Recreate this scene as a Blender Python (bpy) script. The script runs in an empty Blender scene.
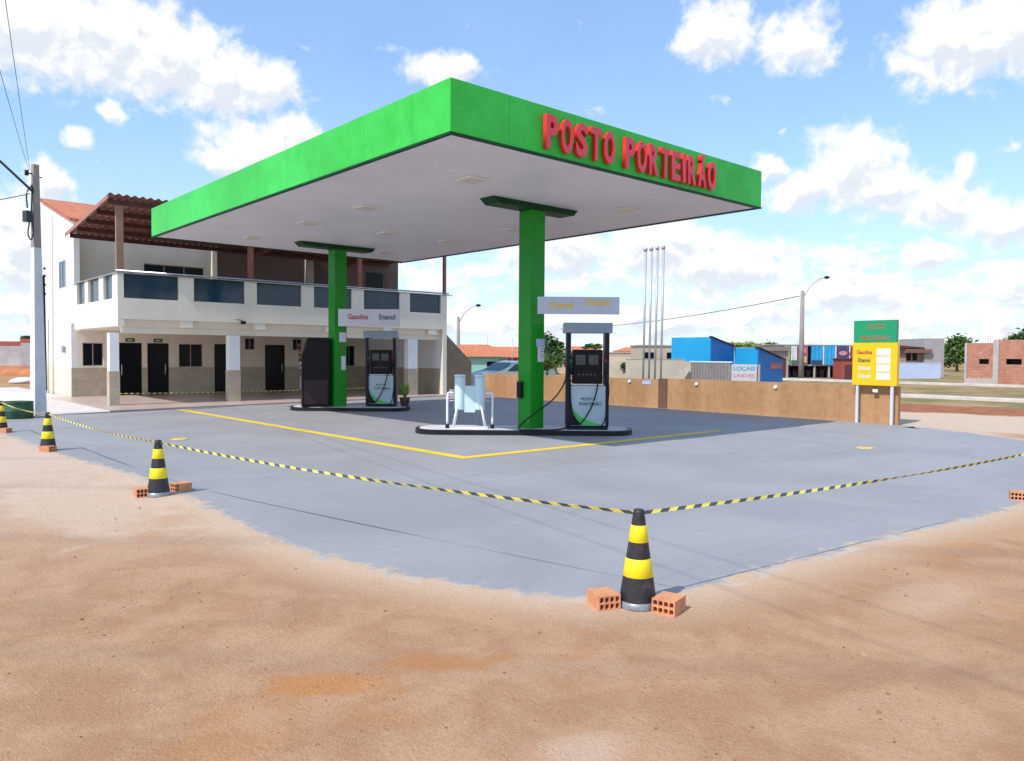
import bpy, bmesh, math, random
from mathutils import Vector, Matrix, noise as mnoise
random.seed(7)
S = bpy.context.scene
C = S.collection
RAD = math.radians

# ---------------------------------------------------------------- camera
CAM_H = 1.8
F_PX, YAW, PITCH, ROLL = 771.5, 41.46, -1.92, 0.40
cam_d = bpy.data.cameras.new('camera'); cam = bpy.data.objects.new('camera', cam_d); C.objects.link(cam)
cam_d.sensor_width = 36.0; cam_d.lens = F_PX / 1024 * 36.0
cam_d.clip_start = 0.1; cam_d.clip_end = 9000
y_, p_, r_ = RAD(YAW), RAD(PITCH), RAD(ROLL)
Fw = Vector((math.sin(y_) * math.cos(p_), math.cos(y_) * math.cos(p_), math.sin(p_)))
Rt = Vector((math.cos(y_), -math.sin(y_), 0)); Up = Rt.cross(Fw)
R2 = Rt * math.cos(r_) + Up * math.sin(r_); U2 = -Rt * math.sin(r_) + Up * math.cos(r_)
cam.matrix_world = Matrix(((R2.x, U2.x, -Fw.x, 0), (R2.y, U2.y, -Fw.y, 0), (R2.z, U2.z, -Fw.z, CAM_H), (0, 0, 0, 1)))
S.camera = cam

# ---------------------------------------------------------------- sun and sky
SUN_EL, SUN_TO = 49.5, 84.0           # shadows run towards azimuth SUN_TO (clockwise from +Y)
SUN_FROM = SUN_TO + 180
sd = bpy.data.lights.new('sun', 'SUN'); sd.energy = 3.4; sd.angle = RAD(0.5); sd.color = (1.0, 0.955, 0.89)
so = bpy.data.objects.new('sun', sd); C.objects.link(so)
sdir = Vector((math.sin(RAD(SUN_FROM)) * math.cos(RAD(SUN_EL)), math.cos(RAD(SUN_FROM)) * math.cos(RAD(SUN_EL)), math.sin(RAD(SUN_EL))))
so.rotation_euler = sdir.to_track_quat('Z', 'Y').to_euler(); so.location = (0, 0, 40)

S.view_settings.view_transform = 'Standard'; S.view_settings.look = 'None'
S.view_settings.exposure = 0.32; S.view_settings.gamma = 1; S.view_settings.use_curve_mapping = False

W = bpy.data.worlds.new('World'); S.world = W; W.use_nodes = True
wn = W.node_tree; wn.nodes.clear()


class NT:
    """small helper for writing node trees"""
    def __init__(s, tree): s.t = tree
    def n(s, typ, **kw):
        nd = s.t.nodes.new(typ)
        for k, v in kw.items(): setattr(nd, k, v)
        return nd
    def put(s, sock, v):
        if hasattr(v, 'is_output') or isinstance(v, bpy.types.NodeSocket): s.t.links.new(v, sock)
        else: sock.default_value = v
    def m(s, op, a, b=None, c=None, clamp=False):
        nd = s.n('ShaderNodeMath', operation=op, use_clamp=clamp)
        s.put(nd.inputs[0], a)
        if b is not None: s.put(nd.inputs[1], b)
        if c is not None: s.put(nd.inputs[2], c)
        return nd.outputs[0]
    def v(s, op, a, b=None):
        nd = s.n('ShaderNodeVectorMath', operation=op)
        s.put(nd.inputs[0], a)
        if b is not None: s.put(nd.inputs[1], b)
        return nd.outputs['Value'] if op in ('LENGTH', 'DOT_PRODUCT') else nd.outputs[0]
    def mix(s, f, a, b, mode='MIX'):
        nd = s.n('ShaderNodeMix', data_type='RGBA', blend_type=mode, clamp_factor=True)
        s.put(nd.inputs[0], f)
        s.put(nd.inputs[6], a if isinstance(a, bpy.types.NodeSocket) else (*a, 1))
        s.put(nd.inputs[7], b if isinstance(b, bpy.types.NodeSocket) else (*b, 1))
        return nd.outputs[2]
    def noise(s, vec, scale, detail=5, rough=0.55, dist=0.0):
        nd = s.n('ShaderNodeTexNoise')
        if vec is not None: s.put(nd.inputs['Vector'], vec)
        nd.inputs['Scale'].default_value = scale; nd.inputs['Detail'].default_value = detail
        nd.inputs['Roughness'].default_value = rough; nd.inputs['Distortion'].default_value = dist
        return nd.outputs[0]
    def ss(s, x, a, b, lo=0.0, hi=1.0):
        nd = s.n('ShaderNodeMapRange', interpolation_type='SMOOTHSTEP')
        s.put(nd.inputs[0], x); s.put(nd.inputs[1], a); s.put(nd.inputs[2], b)
        nd.inputs[3].default_value = lo; nd.inputs[4].default_value = hi
        return nd.outputs[0]


# clouds: (azimuth, elevation, half width, half height) in degrees
CLOUDS = [(9.2, 19.6, 5.0, 3.0), (13.3, 19.6, 6.0, 2.9), (17.4, 18.9, 5.1, 2.5), (21.1, 17.8, 4.0, 1.9), (24.2, 18.2, 1.9, 1.5),
          (23.1, 14.0, 3.4, 1.9), (21.1, 13.1, 1.9, 0.9), (26.1, 15.1, 1.8, 1.3), (14.4, 15.3, 0.8, 0.7), (12.1, 13.5, 0.7, 0.5),
          (36.4, 20.0, 2.6, 1.1), (55.8, 21.8, 2.5, 1.8), (61.3, 20.7, 2.4, 1.7), (71.1, 19.4, 3.5, 2.5), (74.3, 19.7, 3.5, 2.6),
          (64.8, 12.8, 2.9, 2.1), (62.0, 11.3, 2.6, 1.3), (66.7, 11.0, 3.0, 1.5), (70.5, 9.7, 2.2, 1.5), (73.5, 8.3, 2.2, 1.3),
          (59.4, 12.8, 0.9, 1.1), (69.7, 6.6, 1.6, 0.8), (71.6, 11.8, 0.7, 0.8), (9.0, 6.3, 3.6, 2.8), (10.7, 10.5, 1.2, 1.2),
          (8.3, 8.3, 1.8, 1.4), (52.2, 8.0, 4.2, 1.7), (44.9, 7.7, 4.6, 1.8), (56.4, 6.5, 5.4, 1.8), (65.0, 4.5, 4.4, 1.3),
          (-10, 22, 9, 4), (-35, 30, 12, 6), (95, 18, 9, 4), (120, 28, 12, 6), (170, 24, 14, 6), (-90, 30, 14, 6), (-140, 22, 12, 5)]

g = bpy.data.node_groups.new('cloud_density', 'ShaderNodeTree')
g.interface.new_socket('P', in_out='INPUT', socket_type='NodeSocketVector')
g.interface.new_socket('D', in_out='OUTPUT', socket_type='NodeSocketFloat')
G = NT(g); gi = g.nodes.new('NodeGroupInput'); go = g.nodes.new('NodeGroupOutput')
P = gi.outputs[0]
warp = G.n('ShaderNodeTexNoise'); G.put(warp.inputs['Vector'], P); warp.inputs['Scale'].default_value = 0.35; warp.inputs['Detail'].default_value = 3
wv = G.v('MULTIPLY', G.v('SUBTRACT', warp.outputs['Color'], (0.5, 0.5, 0.5)), (2.6, 1.8, 0))
PW = G.v('ADD', P, wv)
cur = None
for (a, e, ra, re) in CLOUDS:
    q = G.v('LENGTH', G.v('MULTIPLY', G.v('SUBTRACT', PW, (a, e, 0)), (0.90 / ra, 0.88 / re, 0)))
    d = G.m('SUBTRACT', 1.0, q)
    cur = d if cur is None else G.m('SMOOTH_MAX', cur, d, 0.25)
sp = G.n('ShaderNodeSeparateXYZ'); G.put(sp.inputs[0], P)
# low bank of cumulus, denser towards the horizon, seen edge-on so its lumps are flat
stretch = G.v('MULTIPLY', P, (0.30, 0.75, 1))
bandn = G.noise(stretch, 0.8, 6, 0.55, 0.4)
lift = G.ss(sp.outputs[1], 12.5, 2.0, -0.80, 0.22)
band = G.m('ADD', G.m('MULTIPLY', G.m('SUBTRACT', bandn, 0.5), 3.4), lift)
cur = G.m('MAXIMUM', G.m('MAXIMUM', cur, -1.2), band)
fn = G.noise(P, 0.55, 8, 0.62, 0.3)
D = G.m('ADD', cur, G.m('MULTIPLY', G.m('SUBTRACT', fn, 0.43), 1.75))
G.put(go.inputs[0], D)

w = NT(wn)
geo = w.n('ShaderNodeTexCoord')
dirv = w.v('NORMALIZE', geo.outputs['Generated'])
sx = w.n('ShaderNodeSeparateXYZ'); w.put(sx.inputs[0], dirv)
az = w.m('MULTIPLY', w.m('ARCTAN2', sx.outputs[0], sx.outputs[1]), 57.29578)
el = w.m('MULTIPLY', w.m('ARCSINE', sx.outputs[2]), 57.29578)
cv = w.n('ShaderNodeCombineXYZ'); w.put(cv.inputs[0], az); w.put(cv.inputs[1], el)
d1 = w.n('ShaderNodeGroup'); d1.node_tree = g; w.put(d1.inputs[0], cv.outputs[0])
d2 = w.n('ShaderNodeGroup'); d2.node_tree = g; w.put(d2.inputs[0], w.v('ADD', cv.outputs[0], (-0.35, 0.75, 0)))
alpha = w.ss(d1.outputs[0], -0.16, 0.46)
alpha = w.m('MULTIPLY', alpha, w.ss(d1.outputs[0], -0.05, 0.8, 0.80, 1.0))
thick = w.ss(w.m('SUBTRACT', d2.outputs[0], w.m('MULTIPLY', d1.outputs[0], 0.70)), 0.02, 0.50)
sky = w.n('ShaderNodeTexSky', sky_type='NISHITA'); sky.sun_disc = False
sky.sun_elevation = RAD(SUN_EL); sky.sun_rotation = RAD(SUN_FROM)
sky.air_density = 1.0; sky.dust_density = 0.6; sky.ozone_density = 2.0; sky.altitude = 400
SKY_K = 0.15
skyc = w.mix(1.0, sky.outputs[0], (0.78, 1.04, 1.26), 'MULTIPLY')
veil = w.m('MULTIPLY', w.noise(cv.outputs[0], 0.12, 3, 0.5), 0.14)
haze_m = w.m('ADD', w.ss(el, 22.0, 0.0, 0.24, 0.60), veil)
hz = w.mix(w.ss(el, 1.0, 15.0), (4.7, 5.35, 6.1), (3.5, 4.8, 6.4))
skyc = w.mix(haze_m, skyc, hz)
cl = w.mix(thick, (5.7, 5.7, 5.65), (4.25, 4.55, 5.0))
colr = w.mix(alpha, skyc, cl)
bgn = w.n('ShaderNodeBackground'); w.put(bgn.inputs[0], colr); bgn.inputs[1].default_value = SKY_K
out = w.n('ShaderNodeOutputWorld'); w.t.links.new(bgn.outputs[0], out.inputs[0])

# ---------------------------------------------------------------- materials
MATS = {}
def mat(name, col, rough=0.7, var=0.12, scale=3.0, bump=0.0, bscale=40.0, metal=0.0, col2=None, spec=0.5, extra=None, streak=False):
    if name in MATS: return MATS[name]
    m = bpy.data.materials.new(name); m.use_nodes = True; t = m.node_tree
    k = NT(t); b = t.nodes['Principled BSDF']
    tc = k.n('ShaderNodeTexCoord'); ov = tc.outputs['Object']
    n1 = k.noise(k.v('MULTIPLY', ov, (1, 1, 0.15)) if streak else ov, scale, 6, 0.6)
    n2 = k.noise(ov, scale * 7, 4, 0.6)
    f = k.m('ADD', k.m('MULTIPLY', n1, 0.7), k.m('MULTIPLY', n2, 0.3))
    lo = tuple(c * (1 - var) for c in col); hi = tuple(min(1, c * (1 + var)) for c in (col2 or col))
    c = k.mix(k.ss(f, 0.35, 0.65), lo, hi)
    if extra: c = extra(k, ov, c)
    k.put(b.inputs['Base Color'], c)
    b.inputs['Roughness'].default_value = rough; b.inputs['Metallic'].default_value = metal
    b.inputs['Specular IOR Level'].default_value = spec
    k.put(b.inputs['Roughness'], k.m('ADD', k.m('MULTIPLY', k.m('SUBTRACT', n2, 0.5), 0.25), rough, clamp=True))
    if bump:
        bn = k.n('ShaderNodeBump'); bn.inputs['Strength'].default_value = bump; bn.inputs['Distance'].default_value = 0.02
        k.put(bn.inputs['Height'], k.noise(ov, bscale, 4, 0.6)); k.put(b.inputs['Normal'], bn.outputs[0])
    MATS[name] = m; return m

def brickex(sx_, sz_, dark, ax='xz', mortar=0.02, amt=1.0):
    def f(k, ov, c):
        sp = k.n('ShaderNodeSeparateXYZ'); k.put(sp.inputs[0], ov)
        cb = k.n('ShaderNodeCombineXYZ')
        h = k.m('ADD', sp.outputs[0], sp.outputs[1]) if ax == 'xz' else sp.outputs[0]
        k.put(cb.inputs[0], h); k.put(cb.inputs[1], sp.outputs[2] if ax == 'xz' else sp.outputs[1])
        br = k.n('ShaderNodeTexBrick'); k.put(br.inputs['Vector'], cb.outputs[0])
        br.inputs['Scale'].default_value = 1; br.inputs['Brick Width'].default_value = sx_; br.inputs['Row Height'].default_value = sz_
        br.inputs['Mortar Size'].default_value = mortar
        if ax == 'xy': br.offset = 0
        k.put(br.inputs['Color1'], (1, 1, 1, 1)); k.put(br.inputs['Color2'], (0.86, 0.86, 0.86, 1)); k.put(br.inputs['Mortar'], (*dark, 1))
        return k.mix(amt, c, br.outputs[0], 'MULTIPLY')
    return f

def seamx(k, ov, c):
    sp = k.n('ShaderNodeSeparateXYZ'); k.put(sp.inputs[0], ov)
    for i_, lim in ((0, 4.30), (1, 7.20)):
        fr = k.m('FRACT', k.m('DIVIDE', k.m('ADD', sp.outputs[i_], 50.35), 1.52)); inside = k.m('LESS_THAN', k.m('ABSOLUTE', sp.outputs[i_]), lim)
        c = k.mix(k.m('MULTIPLY', k.m('MULTIPLY', k.m('LESS_THAN', fr, 0.008), inside), 0.45), c, (0.015, 0.16, 0.02))
    run = k.noise(k.v('MULTIPLY', ov, (3.0, 3.0, 0.25)), 1.6, 4, 0.6)
    return k.mix(k.m('MULTIPLY', k.ss(run, 0.56, 0.74), 0.22), c, (0.10, 0.36, 0.09))
def scuffx(k, ov, c):
    return k.mix(k.m('MULTIPLY', k.ss(k.noise(ov, 14, 6, 0.75, 0.5), 0.54, 0.70), 0.5), c, (0.30, 0.22, 0.14))
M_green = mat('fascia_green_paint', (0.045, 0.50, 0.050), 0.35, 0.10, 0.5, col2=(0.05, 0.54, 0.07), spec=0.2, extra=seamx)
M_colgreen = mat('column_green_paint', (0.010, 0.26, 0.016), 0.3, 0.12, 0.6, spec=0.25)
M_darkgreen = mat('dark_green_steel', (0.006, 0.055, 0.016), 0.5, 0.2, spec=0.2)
def soffx(k, ov, c):
    sp = k.n('ShaderNodeSeparateXYZ'); k.put(sp.inputs[0], ov)
    fr = k.m('FRACT', k.m('MULTIPLY', sp.outputs[0], 5.0))
    ln = k.m('LESS_THAN', fr, 0.06)
    return k.mix(k.m('MULTIPLY', ln, 0.14), c, (0.3, 0.3, 0.33))
M_soffit = mat('soffit_pvc_boards', (0.76, 0.75, 0.80), 0.45, 0.05, 0.5, extra=soffx)
M_red = mat('red_letter_sides', (0.82, 0.035, 0.03), 0.35, 0.05)
M_pink = mat('red_letter_faces', (0.70, 0.055, 0.07), 0.25, 0.06)  # darker, pinker than the sides: grazing light and sky reflection in the colour
M_lamp = mat('lamp_glass', (0.62, 0.60, 0.50), 0.3, 0.05)
M_white = mat('white_wall_paint', (0.80, 0.79, 0.77), 0.8, 0.04, 1.0, 0.1)
M_cream = mat('cream_wall_paint', (0.78, 0.73, 0.62), 0.8, 0.05, 0.8, 0.1, streak=True)
M_wallin = mat('porch_wall_paint', (0.78, 0.71, 0.61), 0.8, 0.05, 0.8, 0.1)
M_colw = mat('porch_column_white', (0.82, 0.84, 0.85), 0.7, 0.03)
M_dado = mat('beige_dado_tiles', (0.50, 0.42, 0.31), 0.45, 0.08, 2.0, extra=brickex(0.33, 0.33, (0.75, 0.72, 0.7), mortar=0.008))
M_dark = mat('black_tinted_door', (0.006, 0.006, 0.009), 0.2, 0.1, spec=0.15)
M_black = mat('black_plastic', (0.008, 0.008, 0.010), 0.45, 0.15, spec=0.25)
M_cab = mat('black_pump_cabinet', (0.007, 0.005, 0.007), 0.4, 0.2, spec=0.2)
M_brownfront = mat('brown_pump_side', (0.035, 0.02, 0.024), 0.4, 0.2, spec=0.25)
M_glass = mat('balcony_dark_glass', (0.016, 0.048, 0.075), 0.10, 0.2, spec=0.42)
M_steel = mat('brushed_steel', (0.45, 0.46, 0.48), 0.3, 0.08, metal=0.8)
M_alu = mat('aluminium_frame', (0.55, 0.56, 0.58), 0.35, 0.05, metal=0.6)
M_brownwall = mat('dark_brown_wall', (0.095, 0.06, 0.052), 0.7, 0.15, 1.2)
M_redpost = mat('reddish_brown_post', (0.26, 0.09, 0.06), 0.6, 0.15)
M_verroof = mat('red_brown_sheet_roof', (0.20, 0.072, 0.05), 0.55, 0.2, 1.5)
M_purlin = mat('dark_red_purlin', (0.10, 0.03, 0.025), 0.6, 0.15)
def tilex(k, ov, c):
    sp = k.n('ShaderNodeSeparateXYZ'); k.put(sp.inputs[0], ov)
    a = k.m('FRACT', k.m('MULTIPLY', sp.outputs[0], 4.5)); b = k.m('FRACT', k.m('MULTIPLY', sp.outputs[1], 2.8))
    c = k.mix(k.m('MULTIPLY', k.m('LESS_THAN', a, 0.3), 0.45), c, (0.22, 0.06, 0.03))
    return k.mix(k.m('MULTIPLY', k.m('LESS_THAN', b, 0.14), 0.35), c, (0.2, 0.06, 0.03))
M_tile = mat('orange_clay_roof_tiles', (0.60, 0.20, 0.09), 0.8, 0.2, 3, 0.3, 20, extra=tilex)
M_floor = mat('pink_porch_tiles', (0.56, 0.43, 0.37), 0.35, 0.06, 1.0, extra=brickex(0.5, 0.5, (0.8, 0.78, 0.76), 'xy', 0.006))
M_side = mat('pale_concrete_walk', (0.66, 0.58, 0.52), 0.85, 0.1, 1.2, 0.2)
M_ochre = mat('ochre_render_wall', (0.40, 0.205, 0.088), 0.85, 0.12, 0.7, 0.25, 30, col2=(0.45, 0.255, 0.125), streak=True)
M_ochrecap = mat('ochre_wall_cap', (0.58, 0.38, 0.22), 0.8, 0.12)
M_pilaster = mat('dark_brown_pilaster', (0.16, 0.08, 0.055), 0.8, 0.12)
M_curbw = mat('light_island_top', (0.58, 0.57, 0.60), 0.75, 0.12, 2, 0.15)
M_curbb = mat('black_painted_kerb', (0.012, 0.010, 0.013), 0.5, 0.3, 4, spec=0.3)
M_pumpw = mat('pale_grey_pump_panel', (0.42, 0.52, 0.56), 0.3, 0.05)
M_pumphead = mat('grey_blue_pump_head', (0.24, 0.31, 0.37), 0.35, 0.06)
M_pumppost = mat('dark_navy_pump_post', (0.010, 0.012, 0.022), 0.4, 0.1, spec=0.25)
M_swoosh = mat('bright_green_swoosh', (0.06, 0.52, 0.10), 0.3, 0.05)
M_swooshd = mat('deep_green_swoosh', (0.02, 0.28, 0.07), 0.3, 0.05)
M_screen = mat('grey_display_screen', (0.05, 0.055, 0.06), 0.2, 0.1)
M_text = mat('dark_grey_lettering', (0.06, 0.08, 0.10), 0.5, 0.1)
M_textred = mat('dark_red_lettering', (0.42, 0.04, 0.06), 0.5, 0.1)
M_textyel = mat('yellow_lettering', (0.80, 0.56, 0.04), 0.5, 0.08)
M_boardw = mat('white_sign_board', (0.60, 0.62, 0.66), 0.5, 0.03)
M_boardg = mat('lilac_grey_sign_board', (0.50, 0.54, 0.64), 0.5, 0.04)
M_nozred = mat('red_nozzle', (0.30, 0.02, 0.03), 0.4, 0.1)
M_nozgrn = mat('green_nozzle', (0.02, 0.22, 0.05), 0.4, 0.1)
M_lightblue = mat('pale_blue_enamel', (0.58, 0.74, 0.78), 0.35, 0.05)
M_whitepipe = mat('white_painted_steel', (0.78, 0.80, 0.80), 0.45, 0.05)
M_yel = mat('cone_yellow_band', (0.85, 0.70, 0.01), 0.45, 0.06, 6, extra=scuffx)
M_rub = mat('black_cone_rubber', (0.018, 0.018, 0.022), 0.55, 0.15, 8, extra=lambda k, ov, c: k.mix(k.m('MULTIPLY', k.ss(k.noise(ov, 11, 6, 0.75, 0.5), 0.50, 0.72), 0.25), c, (0.30, 0.20, 0.13)))
M_conebase = mat('scuffed_silver_cone_foot', (0.30, 0.31, 0.33), 0.35, 0.3, 10, metal=0.3)
M_brick = mat('hollow_clay_brick', (0.64, 0.28, 0.135), 0.9, 0.18, 6, 0.3, 60)
M_tapey = mat('tape_yellow', (0.80, 0.70, 0.13), 0.4, 0.05)
M_tapek = mat('tape_black', (0.07, 0.07, 0.065), 0.4, 0.05)
def linex(k, ov, c):
    return k.mix(k.ss(k.noise(ov, 9, 6, 0.7), 0.64, 0.78), c, (0.36, 0.34, 0.33))
M_line = mat('worn_yellow_road_paint', (0.80, 0.54, 0.03), 0.7, 0.10, 2, extra=linex)
M_conc = mat('grey_concrete_pole', (0.30, 0.26, 0.24), 0.85, 0.12, 2, 0.2)
M_polew = mat('whitewashed_pole_base', (0.66, 0.67, 0.74), 0.8, 0.08, 2, 0.15)
M_drum = mat('dark_green_drum', (0.015, 0.085, 0.035), 0.5, 0.3, 3)
M_wire = mat('black_cable', (0.03, 0.035, 0.045), 0.5, 0.1)
M_galv = mat('galvanised_pipe', (0.42, 0.44, 0.45), 0.45, 0.08, metal=0.3)
M_pgreen = mat('green_price_board', (0.01, 0.30, 0.13), 0.4, 0.04)
M_pyel = mat('yellow_price_board', (0.86, 0.52, 0.01), 0.4, 0.03)
M_blue = mat('bright_blue_paint', (0.008, 0.31, 0.60), 0.6, 0.06, 1)
M_blueshade = mat('shaded_blue_paint', (0.015, 0.17, 0.50), 0.6, 0.08, 1)  # same shop blue with the shade of the sunless faces in its colour
M_beige = mat('beige_render', (0.46, 0.39, 0.30), 0.85, 0.14, 1, 0.2)
M_gateg = mat('grey_steel_shutter', (0.22, 0.20, 0.19), 0.6, 0.12, 1)
M_greywall = mat('grey_render', (0.36, 0.33, 0.33), 0.85, 0.1, 1)
M_lav = mat('pale_blue_yard_wall', (0.48, 0.56, 0.76), 0.8, 0.06, 1)
M_redbrick = mat('bare_red_block_wall', (0.48, 0.22, 0.15), 0.9, 0.16, 2, 0.3, 20, extra=brickex(0.3, 0.2, (0.8, 0.78, 0.76), mortar=0.02))
M_concw = mat('raw_concrete', (0.45, 0.40, 0.37), 0.9, 0.12, 1)
M_rust = mat('brick_red_paint', (0.33, 0.07, 0.05), 0.7, 0.12)
M_teal = mat('pale_teal_paint', (0.30, 0.58, 0.50), 0.7, 0.06)
M_trunk = mat('tree_bark', (0.13, 0.09, 0.06), 0.9, 0.25, 6, 0.4)
M_leafd = mat('dark_leaves', (0.025, 0.065, 0.018), 0.6, 0.5, 1.5, col2=(0.05, 0.13, 0.03))
M_leafy = mat('yellow_green_leaves', (0.20, 0.26, 0.03), 0.6, 0.35, 1.5)
M_leafm = mat('mid_green_leaves', (0.085, 0.16, 0.035), 0.6, 0.45, 1.5)
M_car = mat('silver_teal_car_paint', (0.45, 0.60, 0.60), 0.25, 0.04, metal=0.3)
M_carglass = mat('car_glass', (0.02, 0.07, 0.09), 0.05, 0.1)
M_tyre = mat('tyre_rubber', (0.02, 0.02, 0.02), 0.8, 0.1)
M_pot = mat('dark_clay_pot', (0.08, 0.045, 0.04), 0.7, 0.15)
M_bluepaper = mat('pale_blue_notice', (0.45, 0.52, 0.80), 0.5, 0.06)
M_paper = mat('white_notice', (0.72, 0.73, 0.74), 0.5, 0.06)
M_kerb = mat('white_kerb_concrete', (0.58, 0.53, 0.49), 0.85, 0.15, 1)
M_stone = mat('brown_pebbles', (0.30, 0.18, 0.11), 0.9, 0.5, 20)
M_sack = mat('pale_sack', (0.6, 0.62, 0.64), 0.8, 0.1, 3)

# ---------------------------------------------------------------- building blocks
def tag(o, label=None, cat=None, group=None, kind=None):
    if label: o['label'] = label
    if cat: o['category'] = cat
    if group: o['group'] = group
    if kind: o['kind'] = kind
    return o

def empty(name, loc, rz=0.0, label=None, cat=None, group=None):
    o = bpy.data.objects.new(name, None); C.objects.link(o); o.empty_display_size = 0.3
    o.location = loc; o.rotation_euler = (0, 0, rz)
    return tag(o, label, cat, group)

class MB:
    def __init__(s): s.b = bmesh.new(); s.mi = 0
    def _mark(s, faces):
        for f in faces: f.material_index = s.mi
    def box(s, x0, x1, y0, y1, z0, z1, bev=0.0):
        vs = [s.b.verts.new((x, y, z)) for z in (z0, z1) for y in (y0, y1) for x in (x0, x1)]
        F = [(0, 2, 3, 1), (4, 5, 7, 6), (0, 1, 5, 4), (2, 6, 7, 3), (0, 4, 6, 2), (1, 3, 7, 5)]
        fs = [s.b.faces.new([vs[i] for i in f]) for f in F]; s._mark(fs)
        if bev:
            es = list({e for f in fs for e in f.edges})
            r = bmesh.ops.bevel(s.b, geom=es, offset=bev, segments=2, affect='EDGES', profile=0.6); s._mark(r['faces'])
        return s
    def obox(s, a, b, w, h, up=Vector((0, 0, 1))):
        """bar from a to b, w wide, h high"""
        a = Vector(a); b = Vector(b); d = (b - a).normalized(); side = d.cross(up).normalized(); u = side.cross(d)
        vs = []
        for p in (a, b):
            for (i, j) in ((-1, -1), (1, -1), (1, 1), (-1, 1)): vs.append(s.b.verts.new(p + side * i * w / 2 + u * j * h / 2))
        fs = [s.b.faces.new([vs[i] for i in f]) for f in ((0, 1, 2, 3), (7, 6, 5, 4), (0, 4, 5, 1), (1, 5, 6, 2), (2, 6, 7, 3), (3, 7, 4, 0))]
        s._mark(fs); return s
    def prism(s, pts, a, b, axis='y', smooth=False):
        """closed 2D outline swept from a to b along an axis"""
        def mk(p, t):
            return {'y': (p[0], t, p[1]), 'x': (t, p[0], p[1]), 'z': (p[0], p[1], t)}[axis]
        A = [s.b.verts.new(mk(p, a)) for p in pts]; B = [s.b.verts.new(mk(p, b)) for p in pts]
        n = len(pts); fs = [s.b.faces.new(A), s.b.faces.new(B[::-1])]
        for i in range(n): fs.append(s.b.faces.new((A[i], B[i], B[(i + 1) % n], A[(i + 1) % n])))
        s._mark(fs); return s
    def tube(s, pts, r, n=8, r2=None, smooth=True, caps=True):
        P = [Vector(p) for p in pts]; rings = []
        up = Vector((0, 0, 1))
        for i, p in enumerate(P):
            d = (P[min(i + 1, len(P) - 1)] - P[max(i - 1, 0)]).normalized()
            ref = up if abs(d.z) < 0.95 else Vector((1, 0, 0))
            sd = d.cross(ref).normalized(); u = sd.cross(d)
            rr = r if r2 is None else r + (r2 - r) * i / (len(P) - 1)
            rings.append([s.b.verts.new(p + sd * math.cos(t) * rr + u * math.sin(t) * rr) for t in [2 * math.pi * k / n for k in range(n)]])
        fs = []
        for i in range(len(P) - 1):
            for k in range(n):
                f = s.b.faces.new((rings[i][k], rings[i][(k + 1) % n], rings[i + 1][(k + 1) % n], rings[i + 1][k])); f.smooth = smooth; fs.append(f)
        if caps: fs += [s.b.faces.new(rings[0][::-1]), s.b.faces.new(rings[-1])]
        s._mark(fs); return s
    def lathe(s, prof, n=32, c=(0, 0), smooth=True):
        rings = [[s.b.verts.new((c[0] + r * math.cos(2 * math.pi * k / n), c[1] + r * math.sin(2 * math.pi * k / n), z)) for k in range(n)] for r, z in prof]
        fs = []
        for i in range(len(prof) - 1):
            for k in range(n):
                f = s.b.faces.new((rings[i][k], rings[i][(k + 1) % n], rings[i + 1][(k + 1) % n], rings[i + 1][k])); f.smooth = smooth; fs.append(f)
        fs += [s.b.faces.new(rings[0][::-1]), s.b.faces.new(rings[-1])]
        s._mark(fs); return s
    def build(s, name, mats, parent=None, loc=None, fix=True):
        if fix: bmesh.ops.recalc_face_normals(s.b, faces=s.b.faces[:])
        me = bpy.data.meshes.new(name); s.b.to_mesh(me); s.b.free()
        for m in (mats if isinstance(mats, (list, tuple)) else [mats]): me.materials.append(m)
        o = bpy.data.objects.new(name, me); C.objects.link(o)
        if parent: o.parent = parent
        if loc: o.location = loc
        return o

def spline(pts, n=8):
    P = [Vector(p) for p in pts]; P = [P[0] * 2 - P[1]] + P + [P[-1] * 2 - P[-2]]; o = []
    for i in range(1, len(P) - 2):
        for k in range(n):
            t = k / n; a, b, c, d = P[i - 1], P[i], P[i + 1], P[i + 2]
            o.append(0.5 * ((2 * b) + (c - a) * t + (2 * a - 5 * b + 4 * c - d) * t * t + (3 * b - a - 3 * c + d) * t ** 3))
    o.append(P[-2]); return o

_tc = {}
def text_mesh(body, size, depth=0.004, offset=None, width=None, height=None, align='CENTER'):
    """lettering standing in the XZ plane and facing -Y"""
    cu = bpy.data.curves.new('lettering', 'FONT'); cu.body = body; cu.size = size; cu.extrude = depth / 2; cu.offset = size * 0.022 if offset is None else offset
    cu.align_x = align; cu.resolution_u = 4
    ob = bpy.data.objects.new('lettering', cu); C.objects.link(ob)
    dg = bpy.context.evaluated_depsgraph_get(); dg.update()
    me = bpy.data.meshes.new_from_object(ob.evaluated_get(dg)); bpy.data.objects.remove(ob); bpy.data.curves.remove(cu)
    me.transform(Matrix.Rotation(math.pi / 2, 4, 'X'))
    if width or height:
        xs = [v.co.x for v in me.vertices]; zs = [v.co.z for v in me.vertices]
        sx = width / (max(xs) - min(xs)) if width else 1; sz = height / (max(zs) - min(zs)) if height else 1
        if not width: sx = sz
        me.transform(Matrix.Diagonal((sx, 1, sz, 1)))
    return me

def text(name, body, m, parent, loc, size=0.1, rz=0.0, **kw):
    me = text_mesh(body, size, **kw); me.materials.clear(); me.materials.append(m)
    o = bpy.data.objects.new(name, me); C.objects.link(o); o.parent = parent; o.location = loc; o.rotation_euler = (0, 0, rz)
    return o

def copy_tree(o, parent=None):
    c = o.copy(); C.objects.link(c); c.parent = parent
    for ch in o.children: copy_tree(ch, c)
    return c

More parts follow.
